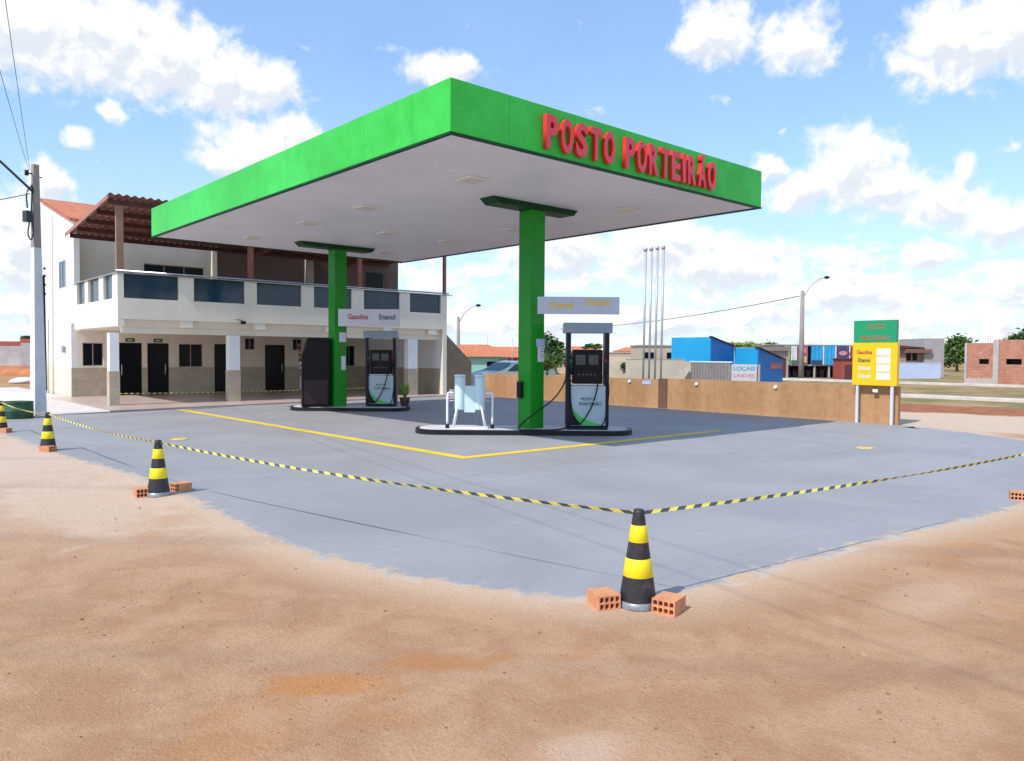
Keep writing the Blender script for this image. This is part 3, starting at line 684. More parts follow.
# balcony parapet (low wall, piers), glass, rail
par = lb(MB().box(BX0, BX1, BY, BY + 0.2, 2.87, 3.55, 0.006)).build('parapet', M_cream, bld)
lb(MB().box(BX0, BX0 + 0.2, BY + 0.202, 33.0, 2.64, 3.55)).build('parapet', M_cream, bld)
lb(MB().box(BX0, BX0 + 0.2, BY + 0.003, BY + 0.2, 2.64, 2.868)).build('parapet_corner', M_cream, bld)
piers = [(6.97, 7.16), (8.88, 9.38), (11.17, 11.61), (13.36, 13.86), (15.49, 16.03), (17.73, 18.23), (19.83, 20.15)]
for a, b_ in piers: lb(MB().box(a, b_, BY + 0.002, BY + 0.2, 3.552, 4.34)).build('pier', M_cream, par)
for (a0, a1), (b0, b1) in zip(piers, piers[1:]):
    gl = lb(MB().box(a1 + 0.01, b0 - 0.01, BY + 0.09, BY + 0.11, 3.56, 4.32)).build('glass_panel', M_glass, par)
    mb = MB(); mb.box(a1 + 0.01, b0 - 0.01, BY + 0.07, BY + 0.13, 4.322, 4.338); lb(mb).build('panel_trim', M_black, gl)
sp_ = [(27.33, 27.75), (28.85, 29.45), (30.9, 31.4), (32.6, 33.0)]
for a, b_ in sp_: lb(MB().box(BX0 + 0.002, BX0 + 0.198, a, b_, 3.552, 4.34)).build('pier', M_cream, par)
for (a0, a1), (b0, b1) in zip(sp_, sp_[1:]): lb(MB().box(BX0 + 0.09, BX0 + 0.11, a1 + 0.01, b0 - 0.01, 3.56, 4.32)).build('glass_panel', M_glass, par)
mb = MB(); mb.box(BX0 - 0.05, BX1 + 0.28, BY - 0.05, BY + 0.16, 4.345, 4.375); mb.tube([(BX0 - 0.05, BY + 0.02, 4.43), (BX1 + 0.1, BY + 0.02, 4.43)], 0.03, 8)
mb.box(BX0 - 0.05, BX0 + 0.2, BY + 0.17, 33.0, 4.345, 4.375)
for a, b_ in piers: mb.tube([((a + b_) / 2, BY + 0.02, 4.37), ((a + b_) / 2, BY + 0.02, 4.43)], 0.015, 6)
lb(mb).build('handrail', M_steel, bld)
# security camera under the balcony
c_ = lb(MB().tube([(11.05, BY - 0.02, 2.95), (10.72, BY - 0.12, 3.0)], 0.02, 6)).build('security_camera', M_greywall, bld)
lb(MB().box(11.0, 11.16, BY - 0.1, BY - 0.005, 2.82, 2.93, 0.01)).build('camera_body', M_black, c_)
# veranda roof of corrugated sheet
RX0, RX1, RY0, RY1, RZ0, RZ1 = 6.66, 20.75, 26.80, 32.75, 6.80, 6.24
vr = MB(); top = []; n = int((RX1 - RX0) / 0.055)
rows = []
for (yy, zz) in ((RY0, RZ0), (RY1, RZ1)):
    rows.append(([vr.b.verts.new((RX0 + i * (RX1 - RX0) / n, yy, zz + 0.035 * math.sin(i * 0.055 / 0.24 * 2 * math.pi))) for i in range(n + 1)],
                 [vr.b.verts.new((RX0 + i * (RX1 - RX0) / n, yy, zz - 0.02 + 0.035 * math.sin(i * 0.055 / 0.24 * 2 * math.pi))) for i in range(n + 1)]))
for i in range(n):
    (t0, b0), (t1, b1) = rows
    vr.b.faces.new((t0[i], t0[i + 1], t1[i + 1], t1[i])); vr.b.faces.new((b0[i], b1[i], b1[i + 1], b0[i + 1]))
    vr.b.faces.new((t0[i], b0[i], b0[i + 1], t0[i + 1])); vr.b.faces.new((t1[i], t1[i + 1], b1[i + 1], b1[i]))
vroof = lb(vr).build('veranda_roof', M_verroof, bld)
sl = (RZ1 - RZ0) / (RY1 - RY0)
mb = MB()
for yy in (27.25, 28.7, 30.1, 31.4, 32.55): z = RZ0 + sl * (yy - RY0) - 0.16; lb(MB().box(RX0 + 0.1, RX1 - 0.1, yy - 0.04, yy + 0.04, z - 0.06, z + 0.1)).build('purlin', M_purlin, vroof)
for xx in (13.7, 18.2): lb(MB().obox((xx, RY0 + 0.1, RZ0 - 0.33), (xx, RY1 - 0.3, RZ0 - 0.33 + sl * (RY1 - RY0 - 0.4)), 0.09, 0.2)).build('rafter', M_redpost, vroof)
mb = MB(); mb.prism([(RY0, RZ0 - 0.03), (RY1, RZ1 - 0.03), (RY1, RZ1 - 0.16), (RY0, RZ0 - 0.16)], RX0 - 0.03, RX0 - 0.003, 'x'); lb(mb).build('barge_board', mat('pinkish_barge_board', (0.36, 0.16, 0.12), 0.6), vroof)
for xx, wd, mt in ((7.08, 0.11, mat('brown_beige_post', (0.30, 0.17, 0.12), 0.6)), (11.44, 0.09, M_redpost), (15.92, 0.08, M_redpost), (20.12, 0.06, M_redpost)):
    lb(MB().box(xx - wd, xx + wd, 27.21, 27.33, 4.38 if xx < 20 else 3.6, RZ0 - 0.24, 0.006)).build('roof_post', mt, bld)
# clay tile roof of the main body
mb = MB(); mb.prism([(32.95, 6.72), (38.7, 8.30), (38.7, 8.42), (32.95, 6.84)], BX0 - 0.12, 21.1, 'x'); lb(mb).build('tile_roof', M_tile, bld)
# outside stair on the right
nst = 13; x0 = 20.152; dx = 2.55 / nst; dz = 2.15 / nst
pts = [(x0, 0.0), (x0, 2.15)]
for i in range(nst): pts += [(x0 + dx * (i + 1), 2.15 - dz * i), (x0 + dx * (i + 1), 2.15 - dz * (i + 1))]
pts = pts[:-1] + [(x0 + 2.55, 0.0)]
st = lb(MB().prism(pts, 27.52, 28.5)).build('outside_stair', M_greywall, bld)
lb(MB().prism([(20.152, 0.0), (20.152, 2.80), (21.72, 1.46), (21.72, 0.0)], 27.36, 27.518)).build('stair_parapet', mat('taupe_stair_wall', (0.21, 0.165, 0.115), 0.85, 0.1), st)

# ---------------------------------------------------------------- perimeter wall
WX = 21.2
pw = empty('perimeter_wall', (WX, 17, 0), 0, 'low ochre rendered wall with one dark pilaster along the right side of the forecourt', 'wall')
def lw(mb_): mb_.b.transform(Matrix.Translation((-WX, -17, 0))); return mb_
mb = MB(); yy = 8.52
segs = [8.52, 10.1, 12.2, 14.2, 16.06]
for a, b_ in zip(segs, segs[1:]): mb.box(WX, WX + 0.15, a + 0.004, b_ - 0.004, -0.03, 1.03)
segs = [16.42, 18.7, 21.0, 23.4, 25.9]
for a, b_ in zip(segs, segs[1:]): mb.box(WX, WX + 0.15, a + 0.004, b_ - 0.004, -0.03, 0.99)
wp = lw(mb).build('wall_panel', M_ochre, pw)
lw(MB().box(WX + 0.01, WX + 0.14, 8.53, 25.89, -0.03, 0.98)).build('wall_core', M_ochrecap, pw)
lw(MB().box(WX - 0.03, WX + 0.16, 16.06, 16.42, -0.03, 1.02, 0.005)).build('pilaster', M_pilaster, pw)
for yy in (9.11, 12.06, 14.87, 17.69, 20.6):
    lw(MB().tube([(WX - 0.002, yy, 0.89), (WX - 0.05, yy, 0.89)], 0.055, 10)).build('wall_light', M_whitepipe, pw)
lw(MB().box(WX - 0.02, WX - 0.002, 16.75, 17.12, 0.80, 0.93)).build('wall_plate', M_bluepaper, pw)

# ---------------------------------------------------------------- price board
pr = empty('price_board', (21.02, 9.08, 0), RAD(-90), 'green and yellow fuel price board on two white posts in front of the low wall', 'price sign')
for sx_ in (-0.46, 0.46): MB().box(sx_ - 0.035, sx_ + 0.035, -0.02, 0.05, -0.02, 1.05, 0.005).build('post', M_boardw, pr)
MB().box(-0.59, 0.59, -0.04, 0.12, 1.04, 2.19, 0.008).build('price_panel', M_pyel, pr)
hd = MB().box(-0.57, 0.55, -0.042, 0.122, 2.193, 2.79, 0.008).build('header_panel', M_pgreen, pr)
text('lettering', 'POSTO', mat('brownish_red_lettering', (0.40, 0.14, 0.06), 0.5), hd, (0.02, -0.045, 2.56), 0.17, width=0.46, height=0.12)
text('lettering', 'PORTEIRÃO', MATS['brownish_red_lettering'], hd, (0.0, -0.045, 2.27), 0.17, width=0.80, height=0.14)
for i, (nm, mt) in enumerate((('Gasolina', M_textred), ('Etanol', M_text), ('Diesel', M_paper), ('Diesel', M_paper))):
    zc = 1.93 - i * 0.215
    text('lettering', nm, mt, pr, (-0.27, -0.044, zc - 0.045), 0.11, width=0.42 if i == 0 else 0.32, height=0.11)
    MB().box(0.06, 0.42, -0.048, -0.041, zc - 0.085, zc + 0.10).build('price_plate', mat('white_price_plate', (0.78, 0.80, 0.82), 0.4), pr)
MB().box(-0.06, 0.08, 0.03, 0.05, 0.86, 0.94).build('small_plate', M_paper, pr)

# ---------------------------------------------------------------- pump islands
def island(lat0, lat1, dep0, dep1, label):
    t = empty('pump_island', dg((lat0 + lat1) / 2, (dep0 + dep1) / 2), DIAG, label, 'kerb island', 'pump islands')
    L = (lat1 - lat0) / 2; H_ = (dep1 - dep0) / 2; r = H_ * 0.85; o = []
    for cx, cy, a0 in ((L - r, H_ - r, 0), (-L + r, H_ - r, 90), (-L + r, -H_ + r, 180), (L - r, -H_ + r, 270)):
        for i in range(9): a = RAD(a0 + i * 90 / 8); o.append((cx + r * math.cos(a), cy + r * math.sin(a)))
    MB().prism(o, 0.0, 0.115, 'z').build('kerb', M_curbb, t)
    s = [(x * (1 - 0.09 / L), y * (1 - 0.09 / H_)) for x, y in o]
    MB().prism(s, 0.117, 0.125, 'z').build('top_slab', M_curbw, t)
    return t
island(-2.2, 2.75, 17.05, 18.35, 'black edged pump island in front, carrying the near column and the white filter unit')
island(-7.0, -3.25, 23.82, 25.2, 'black edged pump island at the back, carrying the far column and the black dispenser')

def make_pump():
    t = empty('fuel_pump', (0, 0, 0))
    MB().box(-0.46, 0.46, 0.0, 0.46, 0.0, 0.07).build('plinth', M_pumppost, t)
    body = MB().box(-0.385, 0.40, 0.03, 0.44, 0.07, 1.0, 0.015).build('body', M_pumppost, t)
    pan = MB().box(-0.375, 0.40, 0.0, 0.028, 0.09, 0.985, 0.008).build('front_panel', M_pumpw, body)
    mb = MB()
    up = spline([(-0.375, 0, 0.56), (-0.27, 0, 0.40), (-0.13, 0, 0.28), (0.06, 0, 0.19), (0.33, 0, 0.115)], 5)
    lo = spline([(0.33, 0, 0.10), (0.0, 0, 0.10), (-0.12, 0, 0.105), (-0.25, 0, 0.26), (-0.375, 0, 0.47)], 5)
    mb.prism([(p.x, p.z) for p in up + lo], -0.006, -0.001); mb.build('swoosh', M_swoosh, pan)
    mb = MB(); lo2 = [(-0.375, 0.46), (-0.25, 0.25), (-0.125, 0.10), (-0.375, 0.10)]; mb.prism(lo2, -0.005, -0.001); mb.build('dark_corner', M_pumppost, pan)
    text('lettering', 'POSTO', M_text, pan, (0.0, -0.004, 0.66), 0.1, width=0.30, height=0.07)
    text('lettering', 'PORTEIRÃO', M_text, pan, (0.06, -0.004, 0.55), 0.1, width=0.50, height=0.085)
    for sx_ in (-1, 1):
        MB().box(sx_ * 0.43 - 0.05, sx_ * 0.43 + 0.05, 0.02, 0.42, 0.07, 2.17, 0.012).build('post', M_pumppost, t)
    MB().box(-0.545, 0.545, -0.02, 0.48, 2.17, 2.40, 0.02).build('head', M_pumphead, t)
    disp = MB().box(-0.335, 0.335, 0.05, 0.40, 1.03, 1.80, 0.03).build('display_cabinet', M_cab, t)
    for cx in (-0.16, 0.13):
        MB().box(cx - 0.11, cx + 0.11, 0.042, 0.0495, 1.46, 1.68).build('screen', M_screen, disp)
        MB().box(cx - 0.05, cx + 0.05, 0.040, 0.0415, 1.55, 1.62).build('digits', M_screen, disp)
    mb = MB()
    for i in range(5): mb.box(-0.22 + i * 0.09, -0.17 + i * 0.09, 0.042, 0.0495, 1.22, 1.26)
    mb.build('keypad', M_screen, disp)
    MB().box(-0.36, 0.36, 0.03, 0.06, 0.995, 1.025, 0.004).build('trim_rail', M_alu, t)
    for sx_, mt in ((-1, M_nozgrn), (1, M_nozred)):
        nz = MB(); x = sx_ * 0.38
        nz.tube(spline([(x, -0.02, 1.62), (x, -0.05, 1.50), (x, -0.07, 1.36), (x, -0.03, 1.24)], 4), 0.028, 8); nz.box(x - 0.03, x + 0.03, -0.10, -0.03, 1.36, 1.52, 0.008)
        n_ = nz.build('nozzle', M_black, t); MB().tube([(x, -0.072, 1.40), (x, -0.03, 1.58)], 0.034, 8).build('nozzle_guard', mt, n_)
    MB().tube(spline([(0.22, -0.02, 1.05), (0.20, -0.06, 0.92), (0.12, -0.09, 0.62), (-0.02, -0.1, 0.34), (-0.16, -0.1, 0.16), (-0.28, -0.08, 0.2), (-0.38, -0.06, 0.6), (-0.40, -0.05, 1.22)], 6), 0.016, 8).build('hose', M_black, t)
    MB().tube(spline([(0.40, -0.04, 1.30), (0.46, -0.1, 0.9), (0.40, -0.11, 0.35), (0.33, -0.08, 0.12), (0.2, -0.09, 0.05)], 6), 0.016, 8).build('hose', M_black, t)
    return t
p1 = make_pump(); p1.location = dg(1.70, 17.28, 0.125); p1.rotation_euler.z = DIAG
tag(p1, 'grey and green fuel pump on the front island, under the lilac diesel sign', 'fuel pump', 'fuel pumps')
p2 = copy_tree(p1); p2.location = dg(-4.15, 24.35, 0.125)
tag(p2, 'grey and green fuel pump on the back island, under the white gasoline and ethanol sign', 'fuel pump')

# the older black dispenser, seen from its corner
bd = empty('fuel_pump', dg(-6.15, 23.98, 0.125), RAD(-22), 'tall all black fuel dispenser left of the far green column', 'fuel pump', 'fuel pumps')
MB().prism([(-0.36, 0.0), (0.46, 0.0), (0.46, 2.16), (-0.20, 2.16), (-0.36, 1.55)], -0.02, 0.52).build('cabinet', M_cab, bd)
fr = MB().prism([(-0.02, 0.05), (0.50, 0.05), (0.50, 1.5), (0.48, 1.55), (-0.02, 1.55)], -0.372, -0.361, 'x').build('side_panel', M_brownfront, bd)
for z in (1.2, 1.35): MB().box(-0.42, -0.375, 0.08, 0.34, z, z + 0.035).build('bracket', M_alu, fr)
mb = MB(); mb.box(-0.40, -0.375, 0.36, 0.42, 0.55, 0.95); mb.build('handle', M_alu, fr)
mb = MB()
for i in range(4): mb.box(-0.46, -0.375, 0.30, 0.44, 1.42 + i * 0.15, 1.52 + i * 0.15, 0.01)
mb.build('nozzle_rack', mat('dull_red_rack', (0.16, 0.03, 0.04), 0.5), bd)
MB().prism([(-0.18, 0.9), (0.40, 0.9), (0.40, 2.05), (-0.12, 2.05), (-0.30, 1.5)], -0.028, -0.021).build('front_door', mat('glossy_black_door', (0.006, 0.005, 0.008), 0.3, spec=0.2), bd)
MB().box(-0.3, 0.4, -0.028, -0.0215, 0.1, 0.85).build('lower_door', M_brownfront, bd)

# sign boards on the columns
sg = empty('fuel_sign', dg(1.45, 17.02, 0), DIAG, 'lilac grey board with yellow Diesel twice, fixed to the near column', 'sign', 'fuel name signs')
bdm = MB().box(-0.90, 0.90, -0.03, 0.03, 2.70, 3.08, 0.006).build('board', M_boardg, sg)
text('lettering', 'Diesel', M_textyel, sg, (-0.37, -0.034, 2.83), 0.15, width=0.52, height=0.14)
text('lettering', 'Diesel', M_textyel, sg, (0.42, -0.034, 2.90), 0.15, width=0.52, height=0.15)
sg = empty('fuel_sign', dg(-4.42, 23.85, 0), DIAG, 'white board reading Gasolina and Etanol, fixed to the far column', 'sign', 'fuel name signs')
MB().box(-0.95, 0.95, -0.03, 0.03, 2.64, 3.17, 0.006).build('board', M_boardw, sg)
text('lettering', 'Gasolina', M_textred, sg, (-0.34, -0.034, 2.86), 0.2, width=0.62, height=0.17)
text('lettering', 'Etanol', M_text, sg, (0.56, -0.034, 2.86), 0.2, width=0.50, height=0.16)

# notices and switch boxes on the columns
t = empty('notice', (12.02 + 0.05, 12.735, 0), 0, 'pale blue and white notice taped to the near green column', 'notice', 'column notices')
a = MB().box(-0.10, 0.16, -0.012, -0.002, 1.98, 2.16).build('paper', M_bluepaper, t); MB().box(-0.05, 0.14, -0.012, -0.002, 1.64, 1.975).build('paper', M_paper, t)
mb = MB()
for z in (1.94, 1.88, 1.82, 1.76): mb.box(0.02, 0.12, -0.014, -0.0125, z - 0.015, z)
mb.build('printing', mat('blue_print', (0.05, 0.08, 0.35), 0.5), t)
t = empty('notice', (12.05 + 0.04, 21.785, 0), 0, 'white notices stacked on the far green column', 'notice', 'column notices')
MB().box(-0.1, 0.14, -0.012, -0.002, 2.16, 2.46).build('paper', M_paper, t); MB().box(-0.03, 0.12, -0.012, -0.002, 1.28, 1.72).build('paper', M_paper, t); MB().box(-0.04, 0.02, -0.012, -0.002, 1.86, 2.08).build('paper', mat('brown_tag', (0.25, 0.1, 0.05), 0.6), t)
for (x, y, lab) in ((11.79, 13.05, 'black switch box on the left face of the near green column'), (12.25, 12.95, 'black switch box on the right side of the near green column')):
    o = MB().box(-0.04, 0.04, -0.07, 0.07, -0.19, 0.19, 0.01).build('switch_box', M_black, None, (x - 0.02 if x < 12 else x + 0.03, y, 1.0)); tag(o, lab, 'electrical box', 'switch boxes')
# loose hose from the near column up to the pump
tag(MB().tube([Vector(p) for p in spline([dg(1.26, 17.22, 1.55), dg(1.16, 17.1, 1.18), dg(0.92, 17.0, 0.83), dg(0.5, 17.0, 0.50), dg(0.25, 16.98, 0.30), dg(0.16, 17.0, 0.16), dg(0.4, 17.0, 0.14), dg(1.1, 17.12, 0.15), dg(1.3, 17.2, 0.3)], 8)], 0.016, 8).build('fuel_hose', M_black), 'black hose looping from the pump to the foot of the near green column', 'hose')

# white filter unit
fu = empty('filter_unit', dg(-0.96, 17.5, 0.125), DIAG, 'pale blue twin tank diesel filter on white legs with bent guard pipes', 'filter unit')
for lx_ in (-0.22, 0.23):
    c_ = MB().lathe([(0.115, 0.42), (0.12, 0.44), (0.12, 1.14), (0.105, 1.17)], 20, (lx_, 0)).build('tank', M_lightblue, fu)
    MB().lathe([(0.135, 1.172), (0.135, 1.20), (0.10, 1.215)], 20, (lx_, 0)).build('tank_lid', M_whitepipe, c_)
MB().box(-0.12, 0.13, -0.06, 0.10, 0.36, 0.96, 0.01).build('centre_box', M_lightblue, fu)
for lx_, sx_ in ((-0.27, -1), (0.27, 1)):
    for yy in (-0.14, 0.14): MB().tube([(lx_ - sx_ * 0.03, yy * 0.6, 0.66), (lx_ + sx_ * 0.10, yy, 0.0)], 0.026, 8).build('leg', M_whitepipe, fu)
MB().box(-0.42, 0.42, -0.2, 0.2, 0.0, 0.025).build('base_plate', M_whitepipe, fu)
for sx_, hx in ((-1, -0.50), (1, 0.52)):
    pts = [(sx_ * 0.36, 0.0, 0.80), (hx * 0.92, -0.02, 0.80), (hx, -0.04, 0.72), (hx, -0.05, 0.06)]
    g_ = MB().tube(spline(pts, 5), 0.026, 8).build('guard_pipe', M_whitepipe, fu)
    MB().tube([(hx, -0.05, 0.0), (hx, -0.05, 0.09)], 0.045, 8).build('pipe_foot', M_black, g_)
mb = MB()
for i in range(3): mb.tube([(0.34, 0, 0.86 - i * 0.12), (0.50, -0.02, 0.86 - i * 0.12)], 0.014, 6); mb.tube([(-0.34, 0, 0.86 - i * 0.12), (-0.46, -0.02, 0.86 - i * 0.12)], 0.014, 6)
mb.build('fittings', M_alu, fu)

# potted plant by the back island
pp = empty('potted_plant', dg(-3.42, 24.6, 0.125), 0, 'small yellow green plant in a dark clay pot at the back island', 'potted plant')
pp.scale = (0.8, 0.8, 0.8)
MB().lathe([(0.10, 0.0), (0.15, 0.04), (0.20, 0.28), (0.22, 0.36), (0.19, 0.36), (0.17, 0.30)], 18).build('pot', M_pot, pp)
mb = MB()
for i in range(60):
    a = random.uniform(0, 6.28); r = random.uniform(0.05, 0.3); z0 = 0.35; top_ = Vector((r * math.cos(a), r * math.sin(a), z0 + random.uniform(0.2, 0.62)))
    b0 = Vector((0.03 * math.cos(a), 0.03 * math.sin(a), z0)); sd = Vector((-math.sin(a), math.cos(a), 0)) * 0.03; md = b0.lerp(top_, 0.6) + Vector((0, 0, 0.05))
    vs = [mb.b.verts.new(b0), mb.b.verts.new(md - sd), mb.b.verts.new(top_), mb.b.verts.new(md + sd)]; mb.b.faces.new(vs)
mb.build('leaves', mat('bright_plant_leaves', (0.22, 0.36, 0.04), 0.5, 0.3, 6), pp)

# ---------------------------------------------------------------- cones, bricks, tape
def make_cone():
    t = empty('traffic_cone', (0, 0, 0))
    R0, R1, H_ = 0.132, 0.036, 0.70
    rr = lambda z: R0 + (R1 - R0) * (z - 0.05) / (H_ - 0.05)
    MB().lathe([(0.139, 0.0), (0.139, 0.012), (0.134, 0.045), (rr(0.05), 0.055), (rr(0.35), 0.35), (rr(0.67), 0.67), (0.038, 0.695), (0.028, 0.70)], 36).build('cone_body', M_rub, t)
    for z0, z1 in ((0.225, 0.355), (0.470, 0.590)):
        MB().lathe([(rr(z0) + 0.0015, z0), (rr(z0) + 0.003, z0 + 0.002), (rr(z1) + 0.003, z1 - 0.002), (rr(z1) + 0.0015, z1)], 36).build('yellow_band', M_yel, t)
    MB().lathe([(0.143, 0.002), (0.142, 0.014), (0.137, 0.052), (0.130, 0.056)], 36).build('foot_ring', M_conebase, t)
    return t
cones = [((4.31, 3.50), 'largest striped cone, nearest the viewer, at the pavement corner between two hollow bricks'),
         ((3.05, 10.12), 'black and yellow cone on the left pavement edge with a hollow brick on each side'),
         ((2.92, 15.95), 'striped cone with one flat brick at its foot, in front of the utility pole'),
         ((2.80, 20.2), 'striped cone with a whitish patch, cut by the left edge of the picture'),
         ((12.3, 2.72), 'black and yellow cone just beyond the right edge of the picture')]
c0 = None
for i, ((x, y), lab) in enumerate(cones):
    if c0 is None: c0 = make_cone(); c_ = c0
    else: c_ = copy_tree(c0)
    c_.location = (x, y, 0.004); c_.rotation_euler = (0, 0, i * 1.3)
    tag(c_, lab, 'traffic cone', 'black and yellow traffic cones')
    if i == 3: MB().lathe([(0.112, 0.15), (0.1135, 0.152), (0.098, 0.255), (0.097, 0.257)], 36).build('white_patch', M_boardw, c_)

def brick_mb():
    L, Wd, H_ = 0.20, 0.17, 0.105; mb = MB(); t = 0.010
    zs_ = [0, t, H_ / 2 - t / 2, H_ / 2 + t / 2, H_ - t, H_]
    for a, b_ in ((0, 1), (2, 3), (4, 5)): mb.box(-Wd / 2, Wd / 2, -L / 2, L / 2, zs_[a], zs_[b_])
    for a, b_ in ((1, 2), (3, 4)):
        for i in range(5):
            x = -Wd / 2 + i * (Wd - t) / 4; mb.box(x, x + t, -L / 2, L / 2, zs_[a], zs_[b_])
    # corner fillets that round the holes
    for (za, zb) in ((zs_[1], zs_[2]), (zs_[3], zs_[4])):
        for i in range(4):
            xa = -Wd / 2 + i * (Wd - t) / 4 + t; xb = -Wd / 2 + (i + 1) * (Wd - t) / 4; f = 0.007
            for (x_, sx_) in ((xa, 1), (xb, -1)):
                for (z_, sz_) in ((za, 1), (zb, -1)): mb.prism([(x_, z_), (x_ + sx_ * f, z_), (x_, z_ + sz_ * f)], -L / 2 + 0.001, L / 2 - 0.001)
    return mb
br0 = None
def brick(x, y, rz, lab, z=0.006):
    global br0
    if br0 is None: br0 = brick_mb().build('hollow_brick', M_brick); o = br0
    else: o = br0.copy(); C.objects.link(o)
    o.location = (x, y, z); o.rotation_euler = (0, 0, rz); tag(o, lab, 'brick', 'hollow clay bricks by the cones')
q = at(606, 5.46); brick(q.x, q.y, RAD(-22), 'hollow clay brick left of the nearest cone')
q = at(672, 5.36); brick(q.x, q.y, RAD(-76), 'hollow clay brick right of the nearest cone')
q = at(141, 9.55); brick(q.x, q.y, RAD(-5), 'hollow clay brick left of the second nearest cone')
q = at(180, 9.95); brick(q.x, q.y, RAD(-68), 'hollow clay brick right of the second nearest cone')
q = at(46, 13.75); brick(q.x, q.y, RAD(40), 'brick lying at the foot of the cone in front of the utility pole')
q = at(4, 16.9); brick(q.x, q.y, RAD(40), 'brick at the foot of the cone cut by the left picture edge')
q = at(1021, 9.75); brick(q.x, q.y, RAD(-70), 'single clay brick at the right edge of the picture, on the pavement rim')

def tape(a, b_, sag, lab):
    a = Vector(a); b_ = Vector(b_); L = (b_ - a).length; n = int(L / 0.045); n -= n % 2; mb = MB()
    t = (b_ - a).normalized(); side = Vector((-t.y, t.x, 0)).normalized(); pr_ = None; w_ = 0.026
    for i in range(n + 1):
        u = i / n; p = a.lerp(b_, u); p.z -= sag * 4 * u * (1 - u)
        tw = 0.6 * math.sin(u * L * 1.1) + 0.35 * math.sin(u * L * 2.7 + 1)
        d = (Vector((0, 0, 1)) * math.cos(tw) + side * math.sin(tw)) * w_ / 2; sk = t * 0.02
        nn = t.cross(d).normalized() * 0.0006
        cur_ = [mb.b.verts.new(p - d - sk + nn), mb.b.verts.new(p + d + sk + nn), mb.b.verts.new(p + d + sk - nn), mb.b.verts.new(p - d - sk - nn)]
        if pr_:
            for j in range(4):
                f = mb.b.faces.new((pr_[j], cur_[j], cur_[(j + 1) % 4], pr_[(j + 1) % 4])); f.material_index = (i // 2) % 2
        pr_ = cur_
    return tag(mb.build('barrier_tape', [M_tapey, M_tapek], fix=False), lab, 'barrier tape', 'yellow and black barrier tapes')
def ct(i): x, y = cones[i][0]; return (x, y, 0.675)
tape(ct(0), ct(1), 0.06, 'striped tape from the nearest cone back to the second cone on the left')
tape(ct(1), ct(2), 0.05, 'yellow and black tape between the second cone and the cone before the utility pole')
tape(ct(2), ct(3), 0.05, 'yellow and black tape between the two farthest cones on the left')
tape(ct(0), ct(4), 0.06, 'yellow and black tape running right from the nearest cone and out of the picture')
tape((7.0, 27.75, 0.42), (18.55, 27.75, 0.42), 0.05, 'thin tape strung low between the white porch columns of the building')
for i, ((x, y), z) in enumerate((((4.31, 3.5), 0.645), ((3.05, 10.12), 0.65), ((2.92, 15.95), 0.65))):
    pass
# yellow inspection lids
l0 = None
for (x, y, lab) in ((5.36, 16.36, 'small yellow lid flush in the pavement behind the second cone'), (15.2, 6.72, 'small yellow lid flush in the pavement in front of the price board')):
    mb = MB(); mb.lathe([(0.17, 0.0), (0.17, 0.012), (0.15, 0.018), (0.0005, 0.019)], 24)
    o = mb.build('inspection_lid', mat('faded_yellow_lid', (0.62, 0.48, 0.14), 0.6, 0.15)); o.location = (x, y, 0.011); tag(o, lab, 'inspection lid', 'yellow inspection lids')

# ---------------------------------------------------------------- utility pole, cables, drum
pole = empty('utility_pole', (4.30, 24.70, 0.0), RAD(20), 'concrete utility pole with whitewashed lower half at the left', 'utility pole')
def taper(z0, z1, w0, w1, mt, nm, par_, flut=False):
    mb = MB(); a = [mb.b.verts.new((sx_ * w0, sy_ * w0 * 0.8, z0)) for sx_, sy_ in ((-1, -1), (1, -1), (1, 1), (-1, 1))]; b_ = [mb.b.verts.new((sx_ * w1, sy_ * w1 * 0.8, z1)) for sx_, sy_ in ((-1, -1), (1, -1), (1, 1), (-1, 1))]
    mb.b.faces.new(a[::-1]); mb.b.faces.new(b_)
    for i in range(4): mb.b.faces.new((a[i], a[(i + 1) % 4], b_[(i + 1) % 4], b_[i]))
    if flut:
        pass
    return mb.build(nm, mt, par_)
taper(-0.2, 4.65, 0.165, 0.10, M_polew, 'whitewashed_shaft', pole); taper(4.652, 6.92, 0.098, 0.076, M_conc, 'upper_shaft', pole)
MB().tube([(0.20, -0.02, 0.7), (0.18, -0.02, 3.9)], 0.035, 8).build('cable_conduit', M_wire, pole)
mb = MB()
for z in (3.4, 3.65, 3.9, 4.1): mb.tube([(0.19, -0.05, z - 0.03), (0.19, -0.05, z + 0.03)], 0.03, 6)
mb.build('insulator', M_black, pole)
mb = MB(); mb.tube([(-0.07, 0, 6.65), (-0.24, -0.02, 6.65)], 0.02, 6); mb.tube([(-0.24, -0.02, 6.58), (-0.24, -0.02, 6.72)], 0.05, 8)
mb.tube([(0.07, 0, 6.6), (0.18, 0, 6.6)], 0.015, 6)
mb.build('bracket', M_black, pole)
jb = MB().box(-0.32, -0.14, -0.12, 0.08, 5.32, 5.62, 0.02).build('junction_box', M_wire, pole)
MB().tube(spline([(-0.2, -0.05, 5.32), (-0.24, -0.05, 5.0), (-0.16, -0.05, 4.85), (-0.10, -0.05, 5.1), (-0.14, -0.04, 5.5), (-0.1, -0.03, 6.3)], 6), 0.018, 6).build('cable_loop', M_wire, pole)
MB().tube(spline([(-0.1, -0.03, 6.35), (-0.25, -0.03, 6.1), (-0.24, -0.03, 5.7)], 6), 0.02, 6).build('cable_loop', M_wire, pole)
def wire(a, b_, sag, r, lab, nm='power_cable'):
    a = Vector(a); b_ = Vector(b_); P_ = []
    for i in range(41): u = i / 40; p = a.lerp(b_, u); p.z -= sag * 4 * u * (1 - u); P_.append(p)
    return tag(MB().tube(P_, r, 5).build(nm, M_wire), lab, 'cable', 'overhead cables')
